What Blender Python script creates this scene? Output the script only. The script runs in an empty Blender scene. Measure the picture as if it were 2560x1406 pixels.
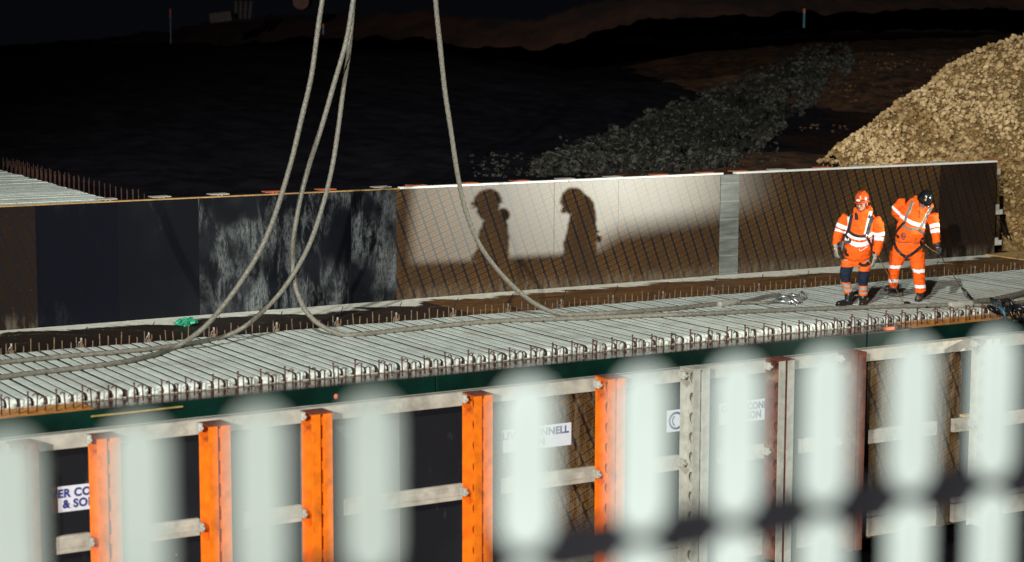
import bpy, bmesh, math, random
from mathutils import Vector, Matrix, noise
from mathutils.bvhtree import BVHTree
R = math.radians
random.seed(7)
scene = bpy.context.scene
col = scene.collection

# ---------------------------------------------------------------- camera
CAM_H, FPX, AZ, PITCH, ROLL = 4.4, 5022.0, R(59.11), R(7.33), R(0.145)
fw = Vector((math.cos(AZ) * math.cos(PITCH), math.sin(AZ) * math.cos(PITCH), -math.sin(PITCH)))
rt0 = Vector((math.sin(AZ), -math.cos(AZ), 0)); up0 = rt0.cross(fw)
rt = rt0 * math.cos(ROLL) + up0 * math.sin(ROLL); up = -rt0 * math.sin(ROLL) + up0 * math.cos(ROLL)
cam = bpy.data.cameras.new("camera"); cob = bpy.data.objects.new("camera", cam); col.objects.link(cob)
m = Matrix((rt, up, -fw)).transposed().to_4x4(); m.translation = Vector((0, 0, CAM_H)); cob.matrix_world = m
cam.sensor_width = 36; cam.lens = FPX / 2560 * 36; cam.clip_start = .1; cam.clip_end = 2000
cam.dof.use_dof = True; cam.dof.focus_distance = 31.5
cam.dof.aperture_fstop = (cam.lens / 1000) / 0.066
scene.camera = cob
C0 = Vector((0, 0, CAM_H))


def ray(x, y): return fw + rt * ((x - 1280) / FPX) - up * ((y - 703) / FPX)
def onZ(x, y, z=0.0): d = ray(x, y); return C0 + d * ((z - CAM_H) / d.z)
def onY(x, y, Y): d = ray(x, y); return C0 + d * (Y / d.y)
def atD(x, y, D): return C0 + ray(x, y) * D


# ---------------------------------------------------------------- light
w = bpy.data.worlds.new("World"); scene.world = w; w.use_nodes = True
bg = w.node_tree.nodes['Background']; bg.inputs[0].default_value = (.27, .30, .42, 1); bg.inputs[1].default_value = .0075
scene.view_settings.view_transform = 'Standard'; scene.view_settings.look = 'None'
scene.view_settings.gamma = 1; scene.view_settings.exposure = 0


def spot(name, loc, aim, energy, size, ang, blend, colr):
    l = bpy.data.lights.new(name, 'SPOT'); l.energy = energy; l.shadow_soft_size = size
    l.spot_size = R(ang); l.spot_blend = blend; l.color = colr
    o = bpy.data.objects.new(name, l); col.objects.link(o); o.location = loc
    o.rotation_euler = (Vector(aim) - Vector(loc)).to_track_quat('-Z', 'Y').to_euler()
    return o


spot('floodlight_tower_main', (-27, -21.5, 13.5), (22, 25, 0), 152000, .35, 38, .85, (1, .97, .90))
spot('floodlight_tower_high', (-16, -4, 30), (21, 25, 0), 82000, .6, 40, .85, (.93, 1, .97))
spot('floodlight_low', (28.05, 16, 2.05), (15.9, 28.5, 1.2), 9500, .05, 43, 1.0, (.99, 1, .86))

# ---------------------------------------------------------------- node helper
class S:
    def __init__(s, nt, sock): s.nt, s.s = nt, sock
    def _m(s, op, *o):
        n = s.nt.nodes.new('ShaderNodeMath'); n.operation = op
        for i, v in enumerate((s,) + o):
            if isinstance(v, S): s.nt.links.new(v.s, n.inputs[i])
            else: n.inputs[i].default_value = v
        return S(s.nt, n.outputs[0])
    def __add__(s, o): return s._m('ADD', o)
    def __sub__(s, o): return s._m('SUBTRACT', o)
    def __mul__(s, o): return s._m('MULTIPLY', o)
    def __truediv__(s, o): return s._m('DIVIDE', o)
    def rsub(s, k): return s._m('MULTIPLY', -1.0) + k
    def fract(s): return s._m('FRACT')
    def floor(s): return s._m('FLOOR')
    def abs(s): return s._m('ABSOLUTE')
    def mx(s, o): return s._m('MAXIMUM', o)
    def mn(s, o): return s._m('MINIMUM', o)
    def gt(s, o): return s._m('GREATER_THAN', o)
    def lt(s, o): return s._m('LESS_THAN', o)
    def sin(s): return s._m('SINE')
    def pw(s, o): return s._m('POWER', o)
    def step(s, a, b):
        n = s.nt.nodes.new('ShaderNodeMapRange'); n.interpolation_type = 'SMOOTHSTEP'; s.nt.links.new(s.s, n.inputs[0])
        n.inputs[1].default_value = a; n.inputs[2].default_value = b
        return S(s.nt, n.outputs[0])


class Mat:
    def __init__(s, name, base=(.5, .5, .5), rough=.7, metal=0, spec=.5, coat=0, coat_rough=.3):
        s.m = bpy.data.materials.new(name); s.m.use_nodes = True; s.nt = s.m.node_tree
        s.b = s.nt.nodes['Principled BSDF']; s.b.inputs['Base Color'].default_value = (*base, 1)
        s.b.inputs['Roughness'].default_value = rough; s.b.inputs['Metallic'].default_value = metal
        s.b.inputs['Specular IOR Level'].default_value = spec
        s.b.inputs['Coat Weight'].default_value = coat; s.b.inputs['Coat Roughness'].default_value = coat_rough
        s.tc = None
    def pos(s, which='Object'):
        if not s.tc: s.tc = s.nt.nodes.new('ShaderNodeTexCoord')
        return s.tc.outputs[which]
    def wpos(s):
        n = s.nt.nodes.new('ShaderNodeNewGeometry'); return n.outputs['Position']
    def xyz(s, sock):
        n = s.nt.nodes.new('ShaderNodeSeparateXYZ'); s.nt.links.new(sock, n.inputs[0]); return [S(s.nt, o) for o in n.outputs]
    def vec(s, x, y, z):
        n = s.nt.nodes.new('ShaderNodeCombineXYZ')
        for i, v in enumerate((x, y, z)):
            if isinstance(v, S): s.nt.links.new(v.s, n.inputs[i])
            else: n.inputs[i].default_value = v
        return n.outputs[0]
    def noise(s, sock, scale, detail=4, rough=.55, dist=0):
        n = s.nt.nodes.new('ShaderNodeTexNoise'); s.nt.links.new(sock, n.inputs['Vector'])
        n.inputs['Scale'].default_value = scale; n.inputs['Detail'].default_value = detail
        n.inputs['Roughness'].default_value = rough; n.inputs['Distortion'].default_value = dist
        return S(s.nt, n.outputs[0])
    def voro(s, sock, scale, feature='F1'):
        n = s.nt.nodes.new('ShaderNodeTexVoronoi'); n.feature = feature; s.nt.links.new(sock, n.inputs['Vector'])
        n.inputs['Scale'].default_value = scale; return S(s.nt, n.outputs['Distance'])
    def mix(s, fac, a, b):
        n = s.nt.nodes.new('ShaderNodeMix'); n.data_type = 'RGBA'
        if isinstance(fac, S): s.nt.links.new(fac.s, n.inputs[0])
        else: n.inputs[0].default_value = fac
        for i, v in ((6, a), (7, b)):
            if isinstance(v, tuple): n.inputs[i].default_value = (*v, 1)
            else: s.nt.links.new(v, n.inputs[i])
        return n.outputs[2]
    def set(s, name, v):
        s.nt.links.new(v.s if isinstance(v, S) else v, s.b.inputs[name]); return s
    def bump(s, h, strength=.3, dist=.02):
        n = s.nt.nodes.new('ShaderNodeBump'); n.inputs['Strength'].default_value = strength; n.inputs['Distance'].default_value = dist
        s.nt.links.new(h.s, n.inputs['Height']); s.nt.links.new(n.outputs[0], s.b.inputs['Normal']); return s
    def rand(s):
        n = s.nt.nodes.new('ShaderNodeObjectInfo'); return S(s.nt, n.outputs['Random'])


def simple(name, base, rough=.7, metal=0, var=.25, scale=8, spec=.5, bump=0, coat=0, dirt=None, dirt_amt=.5, wp=False):
    q = Mat(name, base, rough, metal, spec, coat)
    p = q.wpos() if wp else q.pos()
    n = q.noise(p, scale, 5)
    dk = tuple(c * (1 - var) for c in base); lt = tuple(min(1, c * (1 + var)) for c in base)
    c = q.mix(n.step(.3, .7), dk, lt)
    if dirt:
        n2 = q.noise(p, scale * .37, 6, .7)
        c = q.mix(n2.step(.5, .72) * dirt_amt, c, dirt)
    q.set('Base Color', c)
    if bump: q.bump(n, bump, .01)
    return q.m


M = {}
M['rust'] = simple('rusty_rebar', (.075, .022, .013), .75, 0, .35, 20, wp=True)
M['rust_dull'] = simple('dusty_rebar', (.16, .095, .05), .75, 0, .35, 20, wp=True)
M['orange_paint'] = simple('orange_painted_steel', (.80, .168, .005), .45, 0, .16, 6, dirt=(.24, .055, .015), dirt_amt=.75, bump=.05)
M['grey_paint'] = simple('dusty_grey_steel', (.42, .41, .35), .5, 0, .15, 8, dirt=(.2, .17, .13), dirt_amt=.5)
M['red_paint'] = simple('worn_red_steel', (.15, .042, .024), .6, 0, .3, 6, dirt=(.30, .22, .15), dirt_amt=.8)
M['green_paint'] = simple('dark_green_steel', (.001, .015, .010), .35, 0, .4, 2.0, dirt=(.012, .022, .02), dirt_amt=.3)
M['timber_white'] = simple('concrete_splashed_timber', (.38, .35, .29), .8, 0, .22, 5, dirt=(.14, .105, .07), dirt_amt=.7, bump=.2)
M['cap_white'] = simple('pale_capping_timber', (.80, .78, .72), .6, 0, .08, 5)
M['rust_dim'] = simple('dark_rusty_bar', (.045, .014, .007), .8, 0, .35, 20, wp=True)
M['timber_tan'] = simple('shadow_board_timber', (.42, .25, .09), .75, 0, .2, 6, bump=.2)
M['pad_red'] = simple('red_steel_cap', (.5, .13, .06), .6, 0, .3, 9)
M['dark_steel'] = simple('dark_oily_steel', (.02, .024, .028), .3, .6, .4, 12)
M['galv'] = simple('galvanised_steel', (.45, .46, .44), .32, .8, .2, 18)
M['steel_dusty'] = simple('dusty_ferrule_steel', (.33, .31, .26), .6, 0, .12, 10)
M['fence_pale'] = simple('pale_barrier_plastic', (.50, .59, .575), .5, 0, .05, 4)
M['fence_dim'] = simple('dimmed_barrier_plastic', (.36, .42, .395), .5, 0, .05, 4)  # darker copy for the left slats, weaker light put into the colour
M['fence_dark'] = simple('dark_barrier_rail', (.010, .010, .014), .6, 0, .2, 4)
M['sign_white'] = simple('white_sticker', (.62, .63, .68), .5, 0, .06, 6, dirt=(.35, .33, .3), dirt_amt=.4)
M['sign_blue'] = simple('navy_lettering', (.025, .03, .16), .5, 0, .1, 6)
M['blue_stake'] = simple('blue_painted_stake', (.010, .055, .085), .6)
M['orange_stake'] = simple('orange_painted_stake', (.25, .035, .008), .6)
M['yellow'] = simple('yellow_edging', (.30, .20, .05), .6)
M['white_rag'] = simple('green_plastic_bag', (.015, .25, .13), .35, 0, .5, 25)
M['blue_bar'] = simple('blue_painted_bar', (.03, .10, .15), .4)
M['slab_grey'] = simple('rough_concrete_block', (.030, .020, .017), .8)
M['drum'] = simple('dull_orange_drum', (.05, .010, .004), .7)

# rope
q = Mat('dusty_steel_rope', (.36, .33, .26), .6)
n = q.noise(q.wpos(), 30, 4)
q.set('Base Color', q.mix(n.step(.3, .7), (.11, .10, .078), (.19, .175, .14))); M['rope'] = q.m
q = Mat('dark_steel_rope', (.12, .11, .09), .6)
n = q.noise(q.wpos(), 30, 4)
q.set('Base Color', q.mix(n.step(.3, .7), (.07, .065, .05), (.17, .155, .12))); M['rope_dark'] = q.m

# concrete beams
q = Mat('pale_precast_concrete', (.6, .6, .55), .8)
p = q.wpos(); X, Y, Z = q.xyz(p)
n1 = q.noise(p, 1.3, 6, .6); n2 = q.noise(q.vec(X * 1.0, Y * .25, Z), 9, 5, .65); n3 = q.noise(p, .35, 3)
c = q.mix(n2.step(.25, .75), (.50, .53, .47), (.70, .75, .68))
c = q.mix(n1.step(.48, .75) * .65, c, (.30, .27, .21)); c = q.mix(q.noise(p, 3.3, 7, .7).step(.55, .72) * .5, c, (.27, .235, .18))
c = q.mix(q.rand() * .28, c, (.36, .37, .33))
dust = (X.step(19.5, 24) * Y.rsub(30).step(3.6, 6)) * n3.step(.3, .6)
c = q.mix(dust * .5, c, (.33, .27, .19))
spk = q.voro(p, 14).lt(.16) * n1.gt(.52)
c = q.mix(spk * .7, c, (.12, .09, .06))
ln = (Y - 24.27 + (n3 - .5) * .03).abs().lt(.009); c = q.mix(ln * .6, c, (.10, .08, .06))
q.set('Base Color', c).bump(n2, .25, .01); M['beam'] = q.m

# logo-printed film-faced ply: rotated grid of rounded boxes with small strokes
def ply_pattern(name, cell=(.200, .094), ang=21, tint=1.0, gloss=.42, spec=.5, coat=1.0, dirt=.0, ox=0.0):
    q = Mat(name, (.1, .06, .02), gloss, 0, spec, coat, .41); q.b.inputs['Coat IOR'].default_value = 1.6
    p = q.pos(); X, Y, Z = q.xyz(p); ca, sa = math.cos(R(ang)), math.sin(R(ang))
    X = X + ox
    U = X * ca + Z * sa; V = Z * ca - X * sa
    iu, iv = (U / cell[0]).floor(), (V / cell[1]).floor()
    u = ((U / cell[0]).fract() - .5).abs() * cell[0]; v = ((V / cell[1]).fract() - .5).abs() * cell[1]
    hu, hv, rr = cell[0] / 2 - .021, cell[1] / 2 - .0105, .016
    du = (u - (hu - rr)).mx(0.0); dv = (v - (hv - rr)).mx(0.0)
    d = (du * du + dv * dv)._m('SQRT') - rr          # rounded-box distance
    inside = d.lt(-.001)
    ring = d.gt(-.006) * inside
    uu = (U / cell[0]).fract(); 
    nn = q.noise(q.vec(uu * 1.0 + iu * .0, (V / cell[1]).fract() * .6, 0.37), 6.5, 2)
    strokes = ((uu * 44 + (V / cell[1]).fract() * 4 + nn * 9).sin()).gt(.25) * d.lt(-.014) * (uu.gt(.22) * uu.lt(.78))
    big = q.noise(p, 1.1, 4, .6); fine = q.noise(p, 22, 4, .6)
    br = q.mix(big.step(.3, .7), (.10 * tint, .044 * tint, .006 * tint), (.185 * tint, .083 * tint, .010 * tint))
    dk = (.010, .008, .010)
    c = q.mix(inside, dk, q.mix(.4, dk, br))
    c = q.mix(ring, c, br)
    c = q.mix(strokes * .75, c, (.008, .006, .007))
    c = q.mix(inside * (d.lt(-.006) * .55), c, br) if False else c
    band = (V / cell[1] / 1.0).fract()
    c = q.mix(strokes.rsub(1) * inside * d.lt(-.008) * .35, c, br)
    c = q.mix(fine.step(.62, .8) * .35, c, (.20, .16, .10))
    vs = q.noise(q.vec(X * 3, Y, Z * .5), 3.5, 6, .7)
    foot = Z.rsub(.12).step(-.1, .12) * vs.step(.45, .6)
    c = q.mix((foot * .22 + vs.step(.62, .78) * dirt), c, (.30, .26, .18))
    q.set('Base Color', c)
    r = (big * .14 + fine * .06) + (gloss - .10)
    q.set('Roughness', r)
    return q.m


M['ply_logo'] = ply_pattern('printed_film_plywood')
M['ply_logo_dirty'] = ply_pattern('printed_film_plywood_stained', dirt=.35, tint=.13, spec=.1, gloss=.7, coat=0)
M['ply_logo_dark'] = ply_pattern('dark_film_plywood', tint=.28, spec=.15, gloss=.6, coat=.15)  # darker, duller version of the printed sheet
M['ply_logo_near'] = ply_pattern('printed_film_plywood_outside', cell=(.245, .12), ang=25, tint=1.15, dirt=.12, spec=.3, coat=0, ox=.05)

def ply_black(name, stain, base=(.0055, .0058, .0080), seed=0.0, gloss=.55, spec=.05, lo=.50, streak=True):
    q = Mat(name, base, gloss, 0, spec)
    p = q.pos(); X, Y, Z = q.xyz(p)
    pv = q.vec(X + seed, Y, Z)
    a = q.noise(q.vec((X + seed) * 2.2, Y, Z * .55), 2.4, 8, .72, .6)
    b = q.noise(pv, 1.0, 3, .5)
    f = q.noise(q.vec((X + seed) * 3, Y, Z), 12, 6, .75)
    m_ = a.step(lo, lo + .16) * b.step(.42, .62) * f.step(.32, .6)
    haze = q.noise(pv, .8, 3, .5).step(.45, .8) * .25
    c = q.mix(haze * stain, base, (.06, .065, .075))
    c = q.mix(m_ * stain, c, (.14, .152, .152))
    dots = q.voro(pv, 1.9).lt(.018)
    c = q.mix(dots, c, (.45, .38, .18))
    q.set('Base Color', c)
    q.set('Roughness', f * .15 + (gloss - .07))
    return q.m


M['black1'] = ply_black('navy_film_plywood', .05, (.0042, .0048, .0085))
M['black2'] = ply_black('black_film_plywood', .35, seed=3.1, lo=.6)
M['black3'] = ply_black('stained_black_plywood', 1.0, seed=7.3, lo=.42)
M['black4'] = ply_black('streaked_black_plywood', .8, seed=12.9, lo=.46)
M['black5'] = ply_black('scraped_black_plywood', 1.0, seed=21.4, lo=.40)
M['near_black'] = ply_black('dusty_black_plywood', .55, (.012, .012, .015), seed=31, lo=.58, gloss=.65)
M['near_grey'] = ply_black('dusty_grey_plywood', 1.0, (.10, .105, .105), seed=35, lo=.35, gloss=.65)

q = Mat('smooth_grey_filler_board', (.16, .175, .16), .5, 0, .7)
p = q.pos(); X, Y, Z = q.xyz(p)
n = q.noise(q.vec(X * .5, Y, Z * 3), 4, 5, .6); l = ((Z + n * .06) * 3.1).fract().lt(.05)
c = q.mix(n.step(.3, .7), (.09, .105, .095), (.19, .20, .175)); c = q.mix(l * .7, c, (.30, .31, .26))
q.set('Base Color', c); M['filler'] = q.m

# ledge plywood with grout spill
q = Mat('brown_plywood_with_grout', (.1, .06, .02), .55, 0, .4)
p = q.wpos(); X, Y, Z = q.xyz(p)
g = q.noise(q.vec(X * .25, Y * 9, Z), 5, 5, .6)
c = q.mix(g.step(.42, .58), (.030, .013, .005), (.2301, .105, .030))
sp = q.noise(q.vec(X * .9 + Y * .75, Y * .30, Z), 1.15, 6, .62, .4)
sp2 = q.noise(p, 9, 5, .7)
edge = Y + (sp - .5) * 2.0 + (sp2 - .5) * .12
mask = edge.step(27.93, 28.05)
c = q.mix(mask, c, q.mix(sp2.step(.35, .65), (.70, .66, .53), (.93, .91, .80)))
thin = ((X * .8 + Y * 1.5 + sp * 2.0).fract() - .5).abs().lt(.012) * Y.gt(27.2) * sp2.gt(.45)
c = q.mix(thin * .6, c, (.34, .28, .18))
q.set('Base Color', c).bump(g, .3, .01); M['ledge'] = q.m

q = Mat('wet_brown_plywood', (.055, .022, .014), .12, 0, .8)
n = q.noise(q.wpos(), 3, 5); q.set('Base Color', q.mix(n.step(.3, .7), (.035, .012, .008), (.09, .035, .022)))
q.set('Roughness', n * .12 + .12).bump(q.noise(q.wpos(), 14, 3), .06, .01); q.b.inputs['Specular IOR Level'].default_value = .45; M['wet_ply'] = q.m
M['orange_ply'] = simple('orange_timber_plank', (.5, .20, .03), .6, 0, .35, 7, wp=True)

M['ledge_dark'] = M['ledge'].copy(); M['ledge_dark'].name = 'dark_plywood_with_grout'
for nd in M['ledge_dark'].node_tree.nodes:
    if nd.type == 'MIX' and not nd.inputs[6].is_linked and abs(nd.inputs[7].default_value[0] - .23) < .01: nd.inputs[6].default_value = (.010, .006, .004, 1); nd.inputs[7].default_value = (.030, .016, .009, 1)
# soils
def soil(name, a, b, scale, rough=.9, spec=.2, bump=.6):
    q = Mat(name, a, rough, 0, spec); p = q.wpos(); n = q.noise(p, scale, 8, .65)
    q.set('Base Color', q.mix(n.step(.35, .65), a, b)).bump(n, bump, .06); return q.m


M['mud_dark'] = soil('dark_wet_mud', (.0050, .0048, .0070), (.0105, .0098, .0125), 1.5, .95, .02)
q = Mat('dark_wet_mud_to_brown_soil', (.005, .005, .007), .95, 0, .02); p = q.wpos(); X, Y, Z = q.xyz(p)
n = q.noise(p, 1.5, 8, .65); nb = q.noise(p, .22, 5, .6); nf = q.noise(p, 9, 6, .7)
c = q.mix(n.step(.35, .65), (.0050, .0048, .0070), (.0105, .0098, .0125))
bm_ = (X - Y * .80 + (nb - .5) * 14).step(-1.5, 5.5) * Y.step(30.5, 33)
c = q.mix(bm_, c, q.mix(nf.step(.35, .65), (.014, .006, .003), (.060, .026, .010)))
q.set('Base Color', c).bump(n, .6, .06); M['mud_dark'] = q.m
M['clod'] = soil('grey_clay_clods', (.0010, .0010, .0010), (.026, .024, .016), 5, .6, .4)
M['soil_brown'] = soil('brown_soil', (.010, .0045, .0025), (.065, .027, .010), 2.6)
M['soil_far'] = soil('reddish_far_soil', (.008, .0035, .0025), (.035, .012, .006), .5)
q = Mat('crushed_stone', (.5, .4, .25), .85, 0, .3)
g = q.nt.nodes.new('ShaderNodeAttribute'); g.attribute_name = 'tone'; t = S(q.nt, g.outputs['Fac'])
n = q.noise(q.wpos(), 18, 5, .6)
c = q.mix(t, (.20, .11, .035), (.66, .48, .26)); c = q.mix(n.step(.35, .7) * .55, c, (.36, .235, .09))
q.set('Base Color', c).bump(n, .4, .02); M['stone'] = q.m
M['gravel_bed'] = soil('sandy_gravel_bed', (.13, .072, .022), (.34, .22, .09), 9, .9, .2, .8)

# ---------------------------------------------------------------- mesh helpers
class MB:
    def __init__(s): s.v, s.f, s.mi, s.tone = [], [], [], []
    def add(s, vs, fs, mi=0, tone=None):
        o = len(s.v); s.v += [tuple(v) for v in vs]; s.f += [tuple(o + i for i in f) for f in fs]; s.mi += [mi] * len(fs)
        if tone is not None: s.tone += [tone] * len(vs)
    def box(s, a, b, mi=0, bev=0.0):
        (x0, y0, z0), (x1, y1, z1) = a, b
        x0, x1 = min(x0, x1), max(x0, x1); y0, y1 = min(y0, y1), max(y0, y1); z0, z1 = min(z0, z1), max(z0, z1)
        if not bev:
            vs = [(x, y, z) for z in (z0, z1) for y in (y0, y1) for x in (x0, x1)]
            s.add(vs, [(0, 2, 3, 1), (4, 5, 7, 6), (0, 1, 5, 4), (2, 6, 7, 3), (0, 4, 6, 2), (1, 3, 7, 5)], mi); return
        bm = bmesh.new(); bmesh.ops.create_cube(bm, size=1)
        for v in bm.verts: v.co = Vector(((x0 + x1) / 2 + v.co.x * (x1 - x0), (y0 + y1) / 2 + v.co.y * (y1 - y0), (z0 + z1) / 2 + v.co.z * (z1 - z0)))
        bmesh.ops.bevel(bm, geom=bm.edges[:], offset=bev, segments=2, affect='EDGES', profile=.5)
        bm.verts.index_update(); s.add([v.co[:] for v in bm.verts], [[v.index for v in f.verts] for f in bm.faces], mi); bm.free()
    def tube(s, pts, rad, seg=10, mi=0, cap=True, lobes=0, twist=0, lob_amp=.1, squash=None):
        pts = [Vector(p) for p in pts]; n = len(pts); rad = rad if isinstance(rad, (list, tuple)) else [rad] * n
        ref = Vector((0, 0, 1)); t0 = (pts[1] - pts[0]).normalized()
        if abs(t0.dot(ref)) > .95: ref = Vector((1, 0, 0))
        nx = (ref - t0 * ref.dot(t0)).normalized(); L = 0; vs = []
        for i, p in enumerate(pts):
            t = (pts[min(i + 1, n - 1)] - pts[max(i - 1, 0)]).normalized()
            nx = (nx - t * nx.dot(t)).normalized(); ny = t.cross(nx)
            if i: L += (p - pts[i - 1]).length
            for k in range(seg):
                a = 2 * math.pi * k / seg; r = rad[i] * (1 + lob_amp * math.cos(lobes * a)) if lobes else rad[i]
                if twist: a += twist * L
                vs.append(p + nx * math.cos(a) * r + ny * math.sin(a) * r * (squash or 1))
        fs = [(i * seg + k, i * seg + (k + 1) % seg, (i + 1) * seg + (k + 1) % seg, (i + 1) * seg + k) for i in range(n - 1) for k in range(seg)]
        if cap: fs += [tuple(range(seg))[::-1], tuple((n - 1) * seg + k for k in range(seg))]
        s.add(vs, fs, mi)
    def loft(s, rings, mi=0):   # rings of (centre, rx, ry) in xy planes
        seg = 20; vs = []
        for c, rx, ry in rings:
            for k in range(seg):
                a = 2 * math.pi * k / seg; vs.append((c[0] + rx * math.cos(a), c[1] + ry * math.sin(a), c[2]))
        n = len(rings)
        fs = [(i * seg + k, i * seg + (k + 1) % seg, (i + 1) * seg + (k + 1) % seg, (i + 1) * seg + k) for i in range(n - 1) for k in range(seg)]
        fs += [tuple(range(seg))[::-1], tuple((n - 1) * seg + k for k in range(seg))]; s.add(vs, fs, mi)
    def ell(s, c, r, mi=0, rot=None, u=16, v=10):
        vs = []; c = Vector(c)
        for j in range(v + 1):
            th = math.pi * j / v
            for i in range(u):
                a = 2 * math.pi * i / u; q_ = Vector((r[0] * math.sin(th) * math.cos(a), r[1] * math.sin(th) * math.sin(a), r[2] * math.cos(th)))
                if rot: q_ = rot @ q_
                vs.append(c + q_)
        s.add(vs, [(j * u + i, (j + 1) * u + i, (j + 1) * u + (i + 1) % u, j * u + (i + 1) % u) for j in range(v) for i in range(u)], mi)
    def build(s, name, mats, parent=None, smooth=False, loc=None):
        me = bpy.data.meshes.new(name); me.from_pydata(s.v, [], s.f)
        for mm in (mats if isinstance(mats, (list, tuple)) else [mats]): me.materials.append(mm)
        me.polygons.foreach_set('material_index', s.mi)
        if smooth: me.polygons.foreach_set('use_smooth', [True] * len(me.polygons))
        if s.tone:
            at = me.attributes.new('tone', 'FLOAT', 'POINT'); at.data.foreach_set('value', s.tone)
        me.update()
        o = bpy.data.objects.new(name, me); col.objects.link(o)
        if parent: o.parent = parent
        if loc: o.location = loc
        return o


def tag(o, label=None, cat=None, group=None, kind=None):
    if label: o['label'] = label
    if cat: o['category'] = cat
    if group: o['group'] = group
    if kind: o['kind'] = kind
    return o
def empty(name, loc=(0, 0, 0), rz=0):
    o = bpy.data.objects.new(name, None); col.objects.link(o); o.location = loc; o.rotation_euler = (0, 0, rz); return o
def box_obj(name, mat, a, b, parent=None, bev=.006):
    q_ = MB(); q_.box(a, b, 0, bev); return q_.build(name, mat, parent)
def catmull(pts, n=12):
    P = [Vector(p) for p in pts]; P = [P[0] * 2 - P[1]] + P + [P[-1] * 2 - P[-2]]; out = []
    for i in range(1, len(P) - 2):
        for k in range(n):
            t = k / n; a, b, c, d = P[i - 1], P[i], P[i + 1], P[i + 2]
            out.append(.5 * ((2 * b) + (c - a) * t + (2 * a - 5 * b + 4 * c - d) * t * t + (-a + 3 * b - 3 * c + d) * t ** 3))
    out.append(P[-2]); return out
def copy_tree(o, parent=None):
    c = o.copy(); col.objects.link(c); c.parent = parent
    for ch in list(o.children): copy_tree(ch, c)
    return c


WY = 28.5        # plane of the far wall's face
# ================================================================ SETTING: ground
def crest(X):
    P = [(20, 28.4, .9), (24.9, 30, 1.82), (27.0, 31.0, 2.45), (29.1, 32, 2.98), (31.2, 33, 3.62), (34, 34, 4.12), (40, 36, 4.35), (60, 40, 4.0)]
    if X <= P[0][0]: return P[0][1], P[0][2]
    for a, b in zip(P, P[1:]):
        if X <= b[0]:
            t = (X - a[0]) / (b[0] - a[0]); return a[1] + (b[1] - a[1]) * t, a[2] + (b[2] - a[2]) * t
    return P[-1][1], P[-1][2]
def ss(a, b, x):
    t = max(0, min(1, (x - a) / (b - a))); return t * t * (3 - 2 * t)
def fbm(x, y, s, o=4):
    return noise.fractal(Vector((x * s, y * s, 3.3)), 1.0, 2.0, o)
def ground_z(X, Y):
    s = Y - 28.75
    h = 1.32 + 2.5 * ss(0, 34, s) + .25 * fbm(X, Y, .12) * ss(1, 8, s)
    h += -1.5 * ss(60, 110, s) 
    h -= 1.6 * ss(.25, -.05, X / max(Y, 1) - .18) * ss(10, 34, s)           # falls away at the left
    if X > 27.9: h -= (1.75) * ss(27.9, 29.2, X) * ss(3.0, .2, s) 
    return h
def lin(a, b, n): return [a + (b - a) * i / n for i in range(n + 1)]
def grid_obj(name, xs, ys, zf, mat, smooth=True):
    q_ = MB(); nx = len(xs)
    q_.v = [(x, y, zf(x, y)) for y in ys for x in xs]
    q_.f = [(j * nx + i, j * nx + i + 1, (j + 1) * nx + i + 1, (j + 1) * nx + i) for j in range(len(ys) - 1) for i in range(nx - 1)]
    q_.mi = [0] * len(q_.f); return q_.build(name, mat, None, smooth)


g0 = grid_obj('ground', lin(-40, 260, 30), lin(-40, 400, 44), lambda x, y: -3.4, M['mud_dark']); tag(g0, kind='structure')
def mudz(x, y):
    z = ground_z(x, y)
    if 26 < x < 60 and y > 29: pass
    return z + .06 * fbm(x, y, 1.3) + .03 * fbm(x, y, 4)
g1 = grid_obj('mud_bank', lin(-2, 22, 96) + lin(22.4, 48, 90)[1:] + lin(49, 150, 60), lin(28.78, 36, 60) + lin(36.3, 60, 60) + lin(61, 130, 50), mudz, M['mud_dark']); tag(g1, kind='structure')

# brown soil slope between clods and gravel
def browny(x, y):
    z = mudz(x, y)
    # broad low mound of brown soil
    c = (51, 47); d = math.hypot((x - c[0]) / 18, (y - c[1]) / 15)
    m1 = 1.0 * max(0, 1 - d * d)
    d2 = math.hypot((x - 24.5) / 3.8, (y - 31.5) / 3.2); m2 = .6 * max(0, 1 - d2 * d2)
    e = max(m1, m2)
    return z - .12 + e + .05 * fbm(x, y, 1.8) + .02 * fbm(x, y, 6)
g2 = grid_obj('brown_soil_slope', lin(19, 56, 120), lin(28.8, 52, 100), browny, M['soil_brown']); tag(g2, kind='structure')

# far reddish ridge
RX = [(-200, 420), (0, 300), (150, 190), (250, 100), (500, 58), (700, 42), (950, 22), (1150, 42), (1350, 50), (1460, 10), (1600, -20), (1900, -30), (2800, -40)]
def ridge_y(px):
    for a, b in zip(RX, RX[1:]):
        if px <= b[0]: return a[1] + (b[1] - a[1]) * (px - a[0]) / (b[0] - a[0])
    return RX[-1][1]
q_ = MB(); cols = lin(-200, 2800, 260); rows = [0, .25, .5, .75, 1, 1.3, 2]
for x in cols:
    y0 = ridge_y(x) + 9 * fbm(x, 1, .02) ; D = 62 + 4 * math.sin(x * .003)
    for k, t in enumerate(rows):
        P = atD(x, y0, D + t * 0)
        if t <= 1: Q = Vector((P.x, P.y, P.z)) - Vector((fw.x, fw.y, 0)).normalized() * (1 - t) * 4 ; Q.z = P.z - (1 - t) ** 1.2 * (.8 + .1 * fbm(x, 5, .006))
        else: Q = P + Vector((fw.x, fw.y, 0)) * (t - 1) * 10; Q.z = P.z - (t - 1) * 1.5
        Q.z += .12 * fbm(Q.x, Q.y, .8) + .05 * fbm(Q.x, Q.y, 3); q_.v.append(Q[:])
nr = len(rows)
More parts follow.
